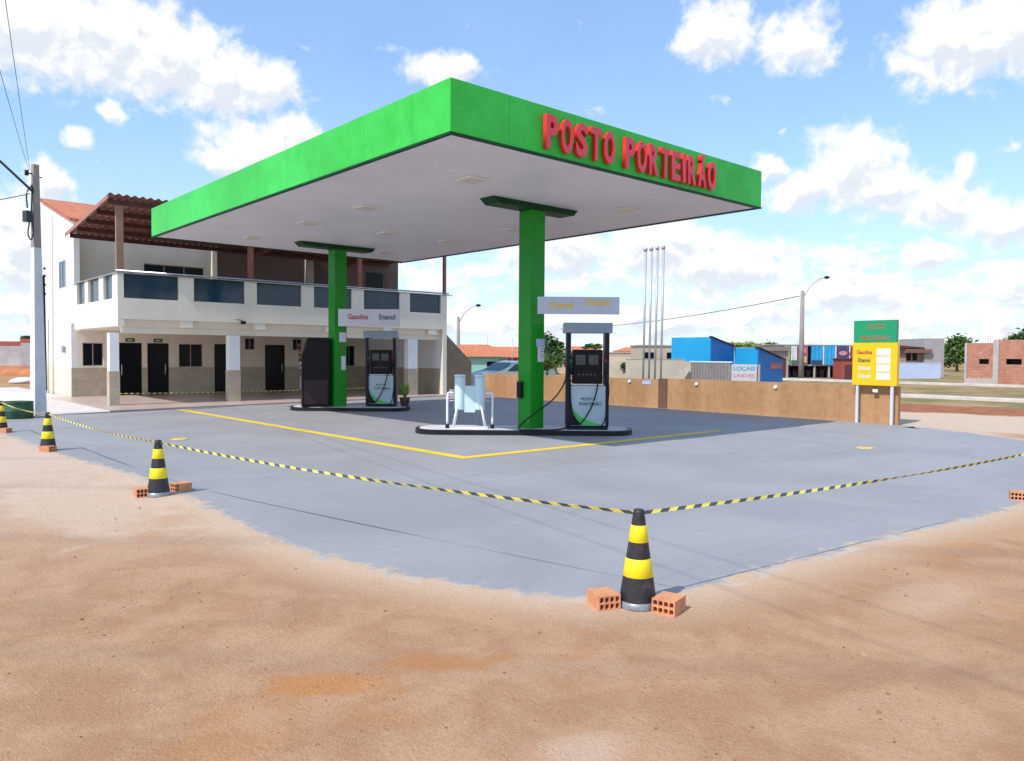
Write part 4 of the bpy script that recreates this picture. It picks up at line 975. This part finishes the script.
wire((4.14, 24.6, 6.70), (-2.6, -7.0, 7.1), 0.35, 0.0055, 'thin overhead wire from the pole top up out of the picture, left of its twin')
wire((4.16, 24.6, 6.74), (-1.9, -7.0, 7.2), 0.25, 0.0055, 'thin overhead wire from the pole top up out of the picture, right of its twin')
wire((4.24, 24.62, 6.15), (-16.0, 20.0, 24.0), 0.1, 0.035, 'thick bundled cable slanting up left from the utility pole')
wire((4.16, 24.65, 6.1), (-9.0, 22.0, 1.5 + 0.2), 0.2, 0.012, 'thin service wire dropping left from the utility pole')
dr = empty('oil_drum', dg(-15.45, 24.05 - 0.0, 0.0), 0, 'dark green half drum standing at the foot of the utility pole', 'drum')
dr.location = (3.72, 24.15, 0.02)
mb = MB().lathe([(0.36, 0.0), (0.37, 0.02), (0.37, 0.18), (0.385, 0.2), (0.37, 0.22), (0.37, 0.42), (0.38, 0.44), (0.36, 0.44), (0.35, 0.40), (0.001, 0.40)], 30).build('drum_body', M_drum, dr)
MB().tube([(0.36 * math.cos(a * 0.13 + 3.4), 0.36 * math.sin(a * 0.13 + 3.4) , 0.33 - a * 0.008) for a in range(13)], 0.012, 6).build('rope', M_leafy, dr)

# vent pipes behind the wall
v0 = None
for i, lab in enumerate(('leftmost of four tall thin vent pipes behind the low wall', 'second from left of the four vent pipes behind the low wall', 'third from left of the four vent pipes behind the low wall', 'rightmost of four tall thin vent pipes behind the low wall')):
    yy = 17.60 - i * 0.262
    if v0 is None:
        v0 = empty('vent_pipe', (0, 0, 0)); MB().tube([(0, 0, 0), (0, -0.02, 5.5)], 0.038, 10).build('pipe', M_galv, v0); MB().lathe([(0.03, 5.5), (0.07, 5.52), (0.075, 5.6), (0.03, 5.64)], 12).build('vent_cap', M_galv, v0); v = v0
    else: v = copy_tree(v0)
    v.location = (21.8, yy, 0.0); v.rotation_euler.x = RAD(0.5); tag(v, lab, 'vent pipe', 'tank vent pipes')

# ---------------------------------------------------------------- far things to the right
def street_lamp(px, dep, h, arm, lab, arm_h=1.3, r=0.14, side=1, thin=False):
    p = at(px, dep); t = empty('street_lamp', p, DIAG, lab, 'street lamp', 'street lamps')
    MB().tube([(0, 0, -0.2), (0, 0, h)], r * 1.6, 8, r2=r).build('pole', M_conc, t)
    a = MB().tube(spline([(0, 0, h - 0.6), (side * arm * 0.35, 0, h + arm_h * 0.35), (side * arm * 0.75, 0, h + arm_h * 0.85), (side * arm, 0, h + arm_h)], 5), 0.045, 6).build('arm', M_galv, t)
    MB().lathe([(0.05, -0.12), (0.22, -0.05), (0.20, 0.05), (0.05, 0.12)], 12).build('lamp_head', M_pumppost, t, (side * (arm + 0.15), 0, h + arm_h))
    return t
street_lamp(801, 60, 6.9, 1.7, 'tall concrete street lamp behind the low wall near the price board', 1.05, 0.145)
street_lamp(458, 64, 4.9, 1.5, 'street lamp seen between the stair and the near green column', 0.95, 0.11)
wire(at(798, 60, 6.5), at(560, 95, 5.0), 0.5, 0.03, 'long sagging wire from the street lamp away to the left')

blu = empty('blue_shop', (44.5, 30.2, 0), 0, 'bright blue shop building with a sloping roofline behind the grey shutter', 'building')
def lo_(mb_, o=(44.5, 30.2)): mb_.b.transform(Matrix.Translation((-o[0], -o[1], 0))); return mb_
lo_(MB().prism([(44.5, 0), (47.3, 0), (47.3, 2.46), (44.5, 3.08)], 30.2, 33.4)).build('front_volume', M_blue, blu)
lo_(MB().prism([(44.505, 1.2), (47.3, 1.2), (47.3, 2.45), (44.505, 3.07)], 30.14, 30.198)).build('side_wall', M_blueshade, blu)  # thin sheet giving this face its painted shade
lo_(MB().prism([(44.4, 3.10), (47.4, 2.45), (47.4, 2.50), (44.4, 3.15)], 30.0, 30.25)).build('roof_edge', M_purlin, blu)
lo_(MB().prism([(47.33, 0), (50.6, 0), (50.6, 1.56), (47.33, 2.38)], 28.35, 30.13)).build('rear_volume', M_blue, blu)
lo_(MB().prism([(47.335, 0), (50.6, 0), (50.6, 1.55), (47.335, 2.36)], 28.28, 28.348)).build('side_wall', M_blueshade, blu)  # shade of the lower side painted on as a darker sheet
lo_(MB().prism([(47.2, 2.40), (50.8, 1.60), (50.8, 1.65), (47.2, 2.45)], 28.15, 28.5)).build('roof_edge', M_purlin, blu)
sb = lo_(MB().box(48.9, 50.4, 28.24, 28.278, 0.95, 1.32)).build('wall_sign', mat('red_pink_sign', (0.55, 0.12, 0.12), 0.5), blu)

yw = empty('yard_wall', (42.5, 34, 0), 0, 'beige yard wall with a grey steel shutter in front of the blue shop', 'wall')
def ly_(mb_): mb_.b.transform(Matrix.Translation((-42.5, -34, 0))); return mb_
ly_(MB().box(42.5, 42.7, 30.3, 37.5, 0, 1.42)).build('wall', M_beige, yw)
gt = MB()
for i in range(13): gt.box(42.5, 42.56, 27.35 + i * 0.225, 27.35 + i * 0.225 + 0.2, 0.02, 1.38)
ly_(gt).build('shutter', M_gateg, yw)
ly_(MB().box(42.57, 42.62, 25.3, 30.29, 0, 1.30)).build('shutter_frame', M_greywall, yw)
ly_(MB().box(42.47, 42.60, 27.2, 30.4, 1.385, 1.46)).build('top_rail', M_lightblue, yw)
bb = empty('painted_sign', (42.4, 26.3, 0), RAD(-90), 'white painted wall sign with rows of blue and red lettering beside the shutter', 'sign')
MB().box(-0.86, 0.86, 0.02, 0.08, 0.1, 1.30).build('board', mat('weathered_pale_board', (0.44, 0.46, 0.50), 0.7, 0.12, 3), bb)
text('lettering', 'LOCAIS', mat('blue_lettering', (0.08, 0.22, 0.38), 0.5), bb, (0, 0.018, 0.92), 0.3, width=1.5, height=0.26)
text('lettering', 'LANCHES', mat('pinkish_red_lettering', (0.5, 0.15, 0.18), 0.5), bb, (0, 0.018, 0.5), 0.2, width=1.4, height=0.22)

# open market stall with hanging banners
o_ = at(815, 66); st_ = empty('market_stall', o_, DIAG, 'long open stall with dark interior under a row of coloured banners', 'stall')
MB().box(-3.9, 3.9, 0.0, 3.4, 1.02, 1.12).build('shelf_beam', M_concw, st_)
MB().box(-3.9, 3.9, 3.0, 3.1, 0, 2.75).build('back_wall', M_purlin, st_)
for i in range(7): MB().box(-3.85 + i * 1.25, -3.72 + i * 1.25, 0.02, 0.14, 0, 1.019).build('post', M_concw, st_)
MB().box(-3.9, 3.9, 0.1, 3.4, 2.76, 2.84).build('roof', M_galv, st_)
mb = MB()
for i in range(12): x = -3.2 + i * 0.58; mb.box(x, x + 0.4, 1.2, 1.9, 0, random.uniform(0.35, 0.85))
mb.build('crate_row', mat('dark_crates', (0.05, 0.045, 0.06), 0.7, 0.5), st_)
cols = [(-3.75, 0.75, (0.16, 0.13, 0.13), 'dull brown banner at the left end of the stall'), (-2.72, 0.5, (0.40, 0.40, 0.10), 'yellow green banner on the stall'),
        (-2.15, 0.55, (0.62, 0.62, 0.60), 'white banner with a green foot on the stall'), (-1.55, 0.85, (0.35, 0.13, 0.18), 'dark pink patterned banner behind the street lamp'),
        (-0.42, 1.0, (0.02, 0.30, 0.58), 'wide bright blue banner on the stall'), (0.72, 0.9, (0.02, 0.33, 0.62), 'narrower bright blue banner beside a white strip'),
        (1.74, 1.1, (0.06, 0.06, 0.13), 'dark navy banner with a pink oval'), (2.92, 0.85, (0.30, 0.05, 0.05), 'red and dark banner at the right end of the stall')]
for (x, wd, c3, lab) in cols:
    mb = MB(); n = 10; f_ = []
    for i in range(n + 1):
        xx = wd * i / n; yy = 0.02 * math.sin(i * 1.9); f_.append((xx, yy))
    for (a, b_) in zip(f_, f_[1:]):
        v_ = [mb.b.verts.new((a[0], a[1], 1.14)), mb.b.verts.new((b_[0], b_[1], 1.14)), mb.b.verts.new((b_[0], b_[1], 2.72)), mb.b.verts.new((a[0], a[1], 2.72))]
        v2 = [mb.b.verts.new(v_i.co + Vector((0, 0.02, 0))) for v_i in v_]
        mb.b.faces.new(v_); mb.b.faces.new(v2[::-1])
    t = empty('banner', o_ + Matrix.Rotation(DIAG, 3, 'Z') @ Vector((x, -0.12, 0)), DIAG, lab, 'banner', 'banners on the stall')
    mb.build('cloth', mat('banner_' + '_'.join(str(int(c_ * 99)) for c_ in c3), c3, 0.7, 0.2, 3), t)
    if 'blue' in lab: MB().box(wd + 0.02, wd + 0.12, -0.01, 0.02, 1.14, 2.72).build('white_strip', M_paper, t)
    if 'oval' in lab:
        MB().lathe([(0.36, 0), (0.36, 0.01)], 20).build('oval', mat('pink_oval', (0.62, 0.22, 0.25), 0.6), t).matrix_local = Matrix.Translation((0.55, -0.05, 2.12)) @ Matrix.Rotation(RAD(90), 4, 'X') @ Matrix.Diagonal((1, 0.55, 1, 1))
        MB().box(0.15, 0.95, -0.06, -0.03, 1.25, 1.5).build('pale_patch', M_concw, t)
    if 'wide bright' in lab: MB().box(0.05, 0.95, -0.06, -0.03, 1.2, 1.5).build('dark_patch', mat('banner_navy', (0.03, 0.05, 0.12), 0.6), t)
    if 'green foot' in lab: MB().box(0.05, 0.5, -0.06, -0.03, 1.2, 1.5).build('green_patch', mat('banner_green', (0.03, 0.2, 0.1), 0.6), t)
    if 'pink patterned' in lab:
        MB().box(0.1, 0.7, -0.06, -0.03, 2.1, 2.5).build('pink_patch', mat('pink_oval', (0.62, 0.22, 0.25), 0.6), t); MB().box(0.35, 0.75, -0.06, -0.03, 1.3, 1.8).build('yellow_patch', mat('banner_yel', (0.5, 0.45, 0.12), 0.6), t)
gr = at(772, 62); bx = empty('small_kiosk', gr, DIAG, 'small grey and brown kiosk between the blue shop and the banner stall', 'kiosk')
MB().box(-1.0, 1.3, 0, 2, 0, 2.25).build('wall', M_greywall, bx); MB().box(-0.7, 1.1, -0.02, -0.002, 0.1, 1.7).build('door', M_purlin, bx); MB().box(-1.1, 1.4, -0.3, 2.1, 2.252, 2.6).build('roof', mat('brown_grey_roof', (0.22, 0.19, 0.18), 0.8), bx)
whw = at(760, 72); t = empty('white_house', whw, DIAG, 'white wall house showing just above the blue shop roof', 'house')
MB().box(-1.6, 1.0, 0, 3, 0, 2.55).build('wall', M_white, t); MB().box(-1.7, 1.1, -0.1, 3.1, 2.552, 2.65).build('roof', M_greywall, t); MB().box(-0.6, -0.1, -0.02, -0.002, 1.6, 2.1).build('window', M_dark, t)

# grey house with red door, pale blue yard wall
o_ = at(915, 75); h1 = empty('grey_house', o_, DIAG, 'grey unfinished house with a red door and a tall block, behind the pale blue wall', 'house')
MB().box(-3.2, 1.2, 0, 4, 0, 2.7).build('wall', mat('pinkish_grey_render', (0.33, 0.25, 0.23), 0.85), h1)
MB().box(0.6, 2.5, -0.5, 4.5, 0, 3.65).build('tall_block', M_greywall, h1)
MB().prism([(-3.5, 2.71), (0.55, 2.71), (0.55, 2.78), (-3.1, 3.05)], -0.6, 4.2).build('roof', M_purlin, h1)
MB().prism([(-1.4, 2.25), (1.0, 2.25), (1.2, 2.6), (-1.2, 2.6)], -0.9, -0.52).build('porch_roof', mat('brown_porch_roof', (0.2, 0.09, 0.07), 0.8), h1)
MB().box(-2.7, -1.7, -0.02, -0.002, 0.5, 1.5).build('door', mat('red_door', (0.45, 0.06, 0.06), 0.6), h1)
w_ = MB().box(-2.6, -1.6, -0.03, -0.002, 1.55, 2.15).build('window', M_dark, h1)
for x_ in (-0.9, -0.3): MB().box(x_, x_ + 0.45, -0.03, -0.002, 1.5, 2.2).build('window', M_dark, h1)
t = empty('yard_wall', at(915, 66), DIAG, 'pale blue painted yard wall in front of the grey house', 'wall')
MB().box(-2.6, 2.2, 0, 0.2, 0, 1.30).build('wall', M_lav, t); MB().box(-2.62, 2.22, -0.02, 0.22, 1.302, 1.36).build('wall_cap', M_boardw, t); MB().box(2.0, 2.2, 0.2, 4.0, 0, 1.28).build('side_wall', M_lav, t)
t = empty('rust_red_booth', at(846, 60), DIAG, 'rust red booth just left of the price board', 'booth')
MB().box(-0.4, 1.0, 0, 1.5, 0, 1.6).build('wall', M_rust, t); MB().box(-0.5, 1.1, -0.1, 1.6, 1.602, 1.7).build('roof', M_purlin, t); MB().box(-0.1, 0.5, -0.02, -0.002, 0.05, 1.2).build('door', M_purlin, t)

# brick building on the right
bk = empty('brick_building', (58.0, 19.3, 0), 0, 'unfinished red block building with small slit windows at the right edge', 'building')
def lk(mb_): mb_.b.transform(Matrix.Translation((-58.0, -19.3, 0))); return mb_
mb = MB()
def wall_y(mb_, y0, y1, x0, x1, z0, z1, holes):
    ys_ = sorted({y0, y1, *[h[0] for h in holes], *[h[1] for h in holes]})
    for a, b_ in zip(ys_, ys_[1:]):
        hs = sorted([(h[2], h[3]) for h in holes if h[0] <= a + 1e-6 and h[1] >= b_ - 1e-6]); z = z0
        for h0, h1_ in hs: mb_.box(x0, x1, a, b_, z, h0); z = h1_
        mb_.box(x0, x1, a, b_, z, z1)
wall_y(mb, 17.25, 19.0, 58.0, 58.2, 0, 2.80, [(17.55, 18.15, 1.39, 1.73)]); lk(mb).build('block_wall', M_redbrick, bk)
mb = MB(); wall_y(mb, 9.0, 16.9, 57.8, 58.0, 0, 3.0, [(15.6, 16.5, 1.38, 1.75), (11.0, 12.0, 1.25, 1.62)]); lk(mb).build('block_wall', M_redbrick, bk)
lk(MB().box(57.75, 58.1, 16.91, 17.24, 0, 3.02)).build('concrete_pillar', M_concw, bk)
mb = MB(); mb.box(57.97, 57.998, 17.26, 19.01, 0, 0.42); mb.box(57.96, 57.998, 18.88, 19.02, 0.42, 2.82); lk(mb).build('concrete_band', M_concw, bk)
mb = MB(); mb.box(58.2, 64, 18.8, 19.0, 0, 2.75); mb.box(64, 64.2, 9, 18.85, 0, 3.0); lk(mb).build('block_wall', M_redbrick, bk)
lk(MB().box(58.35, 58.4, 9.2, 18.6, 0.5, 2.6)).build('interior', M_black, bk)  # black sheet standing in for the unlit inside behind the slit windows
mb = MB()
for yy in (18.7, 17.6, 16.55, 15.2, 13.0, 11.0):
    for s_ in (-0.06, 0.06): mb.tube([(58.1, yy + s_, 2.7), (58.1, yy + s_, 3.3 if yy > 16.6 else 3.5)], 0.010, 5)
lk(mb).build('rebar', M_purlin, bk)

# ---------------------------------------------------------------- trees
def leaves(mb_, c, rad, n, size, seed):
    rnd = random.Random(seed); c = Vector(c)
    clumps = []
    for i in range(max(6, n // 110)):
        while True:
            d = Vector((rnd.uniform(-1, 1), rnd.uniform(-1, 1), rnd.uniform(-1, 1)))
            if 0.25 < d.length < 1: break
        clumps.append((Vector((c.x + d.x * rad[0] * 0.8, c.y + d.y * rad[1] * 0.8, c.z + d.z * rad[2] * 0.8)), rnd.uniform(0.25, 0.5)))
    for i in range(n):
        cc, r = rnd.choice(clumps); p = cc + Vector((rnd.gauss(0, 0.4) * rad[0] * r * 1.3, rnd.gauss(0, 0.4) * rad[1] * r * 1.3, rnd.gauss(0, 0.4) * rad[2] * r * 1.1))
        a = Vector((rnd.uniform(-1, 1), rnd.uniform(-1, 1), rnd.uniform(-0.6, 0.6))).normalized(); b_ = a.cross(Vector((rnd.uniform(-1, 1), rnd.uniform(-1, 1), rnd.uniform(-1, 1)))).normalized()
        s_ = size * rnd.uniform(0.6, 1.3)
        mb_.b.faces.new([mb_.b.verts.new(p - a * s_), mb_.b.verts.new(p - b_ * s_ * 0.5), mb_.b.verts.new(p + a * s_), mb_.b.verts.new(p + b_ * s_ * 0.5)])
def tree(px, dep, h, rad, mt, lab, n=1600, size=0.12, seed=1, trunk_r=0.12, nm='tree', zc=None):
    p = at(px, dep); t = empty(nm, p, seed * 0.7, lab, 'tree', 'trees around the site'); zc = zc or (h - rad[2] * 0.95)
    mb_ = MB(); mb_.tube([(0, 0, -0.1), (0.04, 0.02, zc * 0.5), (0.0, 0.05, zc)], trunk_r, 7, r2=trunk_r * 0.5)
    rnd = random.Random(seed)
    for i in range(5):
        a = i * 1.26 + rnd.random(); mb_.tube([(0, 0, zc * 0.7), (rad[0] * 0.35 * math.cos(a), rad[1] * 0.35 * math.sin(a), zc), (rad[0] * 0.7 * math.cos(a), rad[1] * 0.7 * math.sin(a), zc + rad[2] * 0.4)], trunk_r * 0.4, 5, r2=trunk_r * 0.12)
    mb_.build('trunk', M_trunk, t)
    mb_ = MB(); leaves(mb_, (0, 0, zc), rad, n, size, seed); mb_.build('crown', mt, t, ); return t
tree(549, 42, 3.0, (0.95, 0.95, 0.75), M_leafd, 'dark leafy tree directly behind the near fuel pump', 2600, 0.13, 3, 0.1, zc=2.2)
tree(547, 38, 2.0, (0.75, 0.75, 0.45), M_leafm, 'lower yellowish green bush below the dark tree by the near column', 1400, 0.1, 5, 0.07, 'bush', zc=1.5)
tree(567, 44, 1.9, (0.9, 0.9, 0.45), M_leafd, 'low spreading shrub at the right of the dark tree', 1200, 0.1, 6, 0.06, 'bush', zc=1.6)
tree(629, 55, 1.75, (0.55, 0.55, 0.55), M_leafd, 'round dark bush behind the wall left of the vent pipes', 1300, 0.09, 7, 0.05, 'bush', zc=0.95)
tree(730, 95, 3.6, (2.0, 2.0, 0.8), M_leafy, 'yellow green tree top above the first blue roof slope', 1500, 0.25, 8, 0.2)
tree(758, 95, 3.9, (2.4, 2.0, 0.9), M_leafy, 'yellow green tree top behind the small kiosk', 1700, 0.25, 9, 0.2)
tree(942, 110, 3.8, (2.2, 2.2, 1.7), M_leafm, 'bushy green tree left of the red block building', 2200, 0.28, 10, 0.2, zc=2.0)
tree(957, 100, 4.6, (1.7, 1.7, 2.0), M_leafm, 'taller green tree touching the red block building', 2200, 0.26, 11, 0.2, zc=2.6)
tree(950, 150, 5.0, (5, 4, 1.6), M_leafy, 'far pale green trees behind the gap beside the block building', 1600, 0.4, 12, 0.25)
tree(1024, 90, 5.3, (2.2, 2.2, 0.9), M_leafd, 'dark tree top above the red block building at the right edge', 2200, 0.24, 13, 0.2)
tree(895, 120, 3.9, (3, 3, 0.9), M_leafm, 'dark green trees peeping over the grey house roof', 900, 0.3, 15, 0.2)
pt = tree(592, 60, 2.5, (0.75, 0.75, 0.25), M_leafd, 'small palm top seen through the frame of the near pump', 500, 0.14, 14, 0.06, 'palm_tree', zc=2.45)

# ---------------------------------------------------------------- far things at centre: houses, car
def house(px, dep, w_, d_, h, rh, wallm, roofm, lab, seed=0, nm='house', rot=0.0, door=True):
    t = empty(nm, at(px, dep), DIAG + rot, lab, 'house', 'distant houses')
    MB().box(-w_ / 2, w_ / 2, 0, d_, 0, h).build('wall', wallm, t)
    if rh > 0:
        mb_ = MB(); o = 0.3; a = [mb_.b.verts.new(v) for v in ((-w_ / 2 - o, -o, h + 0.003), (w_ / 2 + o, -o, h + 0.003), (w_ / 2 + o, d_ + o, h + 0.003), (-w_ / 2 - o, d_ + o, h + 0.003), (-w_ / 4, d_ / 2, h + rh), (w_ / 4, d_ / 2, h + rh))]
        for f in ((0, 1, 5, 4), (1, 2, 5), (2, 3, 4, 5), (3, 0, 4), (3, 2, 1, 0)): mb_.b.faces.new([a[i] for i in f])
        mb_.build('roof', roofm, t)
    else: MB().box(-w_ / 2 - 0.1, w_ / 2 + 0.1, -0.1, d_ + 0.1, h + 0.002, h + 0.12).build('roof', roofm, t)
    for i in range(2):
        x = -w_ / 4 + i * w_ / 2 - 0.4; MB().box(x, x + 0.8, -0.02, -0.002, h * 0.45, h * 0.8).build('window', M_dark, t)
    return t
house(478, 52, 4.0, 5, 1.65, 0.85, M_teal, M_tile, 'pale teal house with an orange tile roof seen past the stair', rot=0.15)
house(508, 70, 7.5, 6, 1.55, 1.0, M_rust, M_tile, 'long low house with orange tile roof left of the near column')
house(585, 85, 5, 5, 1.9, 0.9, M_rust, M_tile, 'small red walled tiled house seen behind the near pump')
house(612, 95, 7, 5, 2.1, 0.0, M_beige, M_concw, 'flat roofed beige house far behind, right of the near pump')
house(637, 120, 6, 5, 2.4, 0.7, M_rust, M_tile, 'tiny orange roofed house on the horizon left of the vent pipes')
house(660, 66, 3.8, 4, 2.6, 0.0, M_beige, M_greywall, 'square beige house behind the vent pipes')
house(692, 105, 8, 5, 1.9, 0.6, M_concw, M_greywall, 'grey house roof beyond the beige yard wall')
t = empty('yard_wall', at(655, 50), DIAG + 0.12, 'long pale beige wall running behind the vent pipes', 'wall')
MB().box(-1.9, 2.0, 0, 0.2, 0, 1.55).build('wall', mat('pale_beige_render', (0.52, 0.47, 0.37), 0.85, 0.1, 1), t); MB().box(-1.92, 2.02, -0.02, 0.22, 1.552, 1.6).build('wall_cap', M_concw, t)
t = empty('yard_wall', at(570, 75), DIAG, 'pale far wall running along the road behind the bushes', 'wall')
MB().box(-3.5, 9.0, 0, 0.2, 0, 1.75).build('wall', mat('peach_render', (0.60, 0.48, 0.36), 0.85, 0.1, 1), t); MB().box(-3.52, 9.02, -0.02, 0.22, 1.752, 1.8).build('wall_cap', M_concw, t)
house(820, 130, 12, 6, 2.4, 0.8, M_white, M_tile, 'far white house over the banner stall')
for i, (px, dep, h, lab) in enumerate(((487, 68, 3.5, 'thin antenna mast above the teal house'), (512, 66, 3.2, 'thin mast just left of the near green column'), (820, 90, 4.8, 'thin antenna mast above the blue banners'))):
    o = MB().tube([(0, 0, 0), (0, 0, h)], 0.035, 6).build('antenna_mast', M_galv); o.location = at(px, dep); tag(o, lab, 'mast', 'antenna masts')

# car behind the wall, only its upper half shows
car = empty('parked_car', at(513, 38.0), DIAG + RAD(38), 'silver teal estate car parked behind the low wall, seen above it', 'car')
body = [(-2.2, 0.35), (-2.2, 0.75), (-2.0, 0.92), (-1.25, 1.0), (-0.55, 1.42), (0.1, 1.50), (1.5, 1.47), (2.05, 1.05), (2.15, 0.8), (2.15, 0.35)]
mb = MB(); mb.prism(body, -0.82, 0.82); bmesh.ops.bevel(mb.b, geom=mb.b.edges[:], offset=0.06, segments=2, affect='EDGES'); mb.build('body', M_car, car)
for s_ in (-1, 1):
    y0, y1 = (-0.835, -0.822) if s_ < 0 else (0.822, 0.835)
    for pts in ([(-1.0, 1.0), (-0.5, 1.34), (-0.12, 1.38), (-0.12, 1.0)], [(-0.02, 1.0), (-0.02, 1.39), (0.72, 1.38), (0.72, 1.0)], [(0.84, 1.0), (0.84, 1.37), (1.4, 1.35), (1.7, 1.05)]):
        MB().prism(pts, y0, y1).build('side_window', M_carglass, car)
mb = MB(); q = [(-1.22, 1.035), (-0.60, 1.405)]
vs = [mb.b.verts.new((q[0][0] - 0.02, -0.68, q[0][1] + 0.01)), mb.b.verts.new((q[0][0] - 0.02, 0.68, q[0][1] + 0.01)), mb.b.verts.new((q[1][0] - 0.02, 0.62, q[1][1] + 0.01)), mb.b.verts.new((q[1][0] - 0.02, -0.62, q[1][1] + 0.01))]; mb.b.faces.new(vs)
mb.build('windscreen', M_carglass, car)
for x_ in (-1.4, 1.35):
    for s_ in (-0.75, 0.75):
        w_ = MB().tube([(x_, s_ - 0.1, 0.32), (x_, s_ + 0.1, 0.32)], 0.32, 20).build('wheel', M_tyre, car); MB().tube([(x_, s_ - 0.11, 0.32), (x_, s_ + 0.11, 0.32)], 0.18, 14).build('rim', M_alu, w_)
mb = MB(); mb.tube([(-0.4, -0.6, 1.52), (-0.3, -0.6, 1.56), (1.2, -0.6, 1.55), (1.3, -0.6, 1.5)], 0.02, 6); mb.tube([(-0.4, 0.6, 1.52), (-0.3, 0.6, 1.56), (1.2, 0.6, 1.55), (1.3, 0.6, 1.5)], 0.02, 6); mb.build('roof_rail', M_wire, car)

# ---------------------------------------------------------------- far left
t = empty('yard_wall', at(-10, 75), DIAG - 0.1, 'grey stained wall with a red brick cap at the far left', 'wall')
MB().box(-9, 4.4, 0, 0.2, 0, 2.35).build('wall', mat('stained_grey_render', (0.42, 0.38, 0.38), 0.9, 0.18, 0.8), t); MB().box(-9.02, 4.42, -0.04, 0.24, 2.352, 2.75).build('wall_cap', M_rust, t)
t = empty('yard_wall', at(24, 68), DIAG - 0.1, 'darker stretch of far wall just left of the utility pole', 'wall')
MB().box(-0.3, 3.0, 0, 0.2, 0, 2.6).build('wall', M_greywall, t); MB().box(-0.32, 3.02, -0.04, 0.24, 2.602, 2.9).build('wall_cap', M_rust, t)
tree(30, 90, 3.9, (0.8, 0.8, 0.6), M_leafd, 'small dark bush showing over the far left wall', 700, 0.16, 21, 0.08, 'bush', zc=3.3)
tree(44, 62, 2.6, (0.9, 0.9, 0.8), M_leafd, 'dark bush between the utility pole and the white gable wall', 900, 0.14, 22, 0.08, 'bush', zc=1.7)
mb = MB(); rs = bmesh.ops.create_icosphere(mb.b, subdivisions=3, radius=1.0)
for v in mb.b.verts:
    v.co = Vector((v.co.x * 0.75, v.co.y * 0.35, max(-0.05, v.co.z * 0.26 + 0.04 * mnoise.noise(v.co * 2.5)) + 0.10 * (v.co.x > 0) * v.co.x))
for f in mb.b.faces: f.smooth = True
o = mb.build('sack', M_sack); o.location = at(22, 43, 0.0) + Vector((0, 0, 0.08)); o.rotation_euler.z = DIAG; tag(o, 'pale sack lying on the red dirt left of the utility pole', 'sack')
mb = MB()
for (x, y, z, s_) in ((-2, 0, 0, 1.2), (0, 0.5, 0, 1.5), (2, 0.2, 0, 1.1), (3.6, 0.6, 0, 1.3)):
    r = bmesh.ops.create_icosphere(mb.b, subdivisions=3, radius=1.0, matrix=Matrix.Translation((x, y, -0.1)) @ Matrix.Diagonal((s_ * 1.6, s_, 0.55 * s_, 1)))
for v in mb.b.verts: v.co += Vector((0, 0, 0.15 * mnoise.noise(v.co * 1.7)))
for f in mb.b.faces: f.smooth = True
o = mb.build('dirt_mound', mat('red_earth', (0.46, 0.17, 0.07), 0.95, 0.2, 1, 0.5, 8)); o.location = at(8, 58); o.rotation_euler.z = DIAG; tag(o, 'low heap of red earth before the far left wall', 'dirt heap')
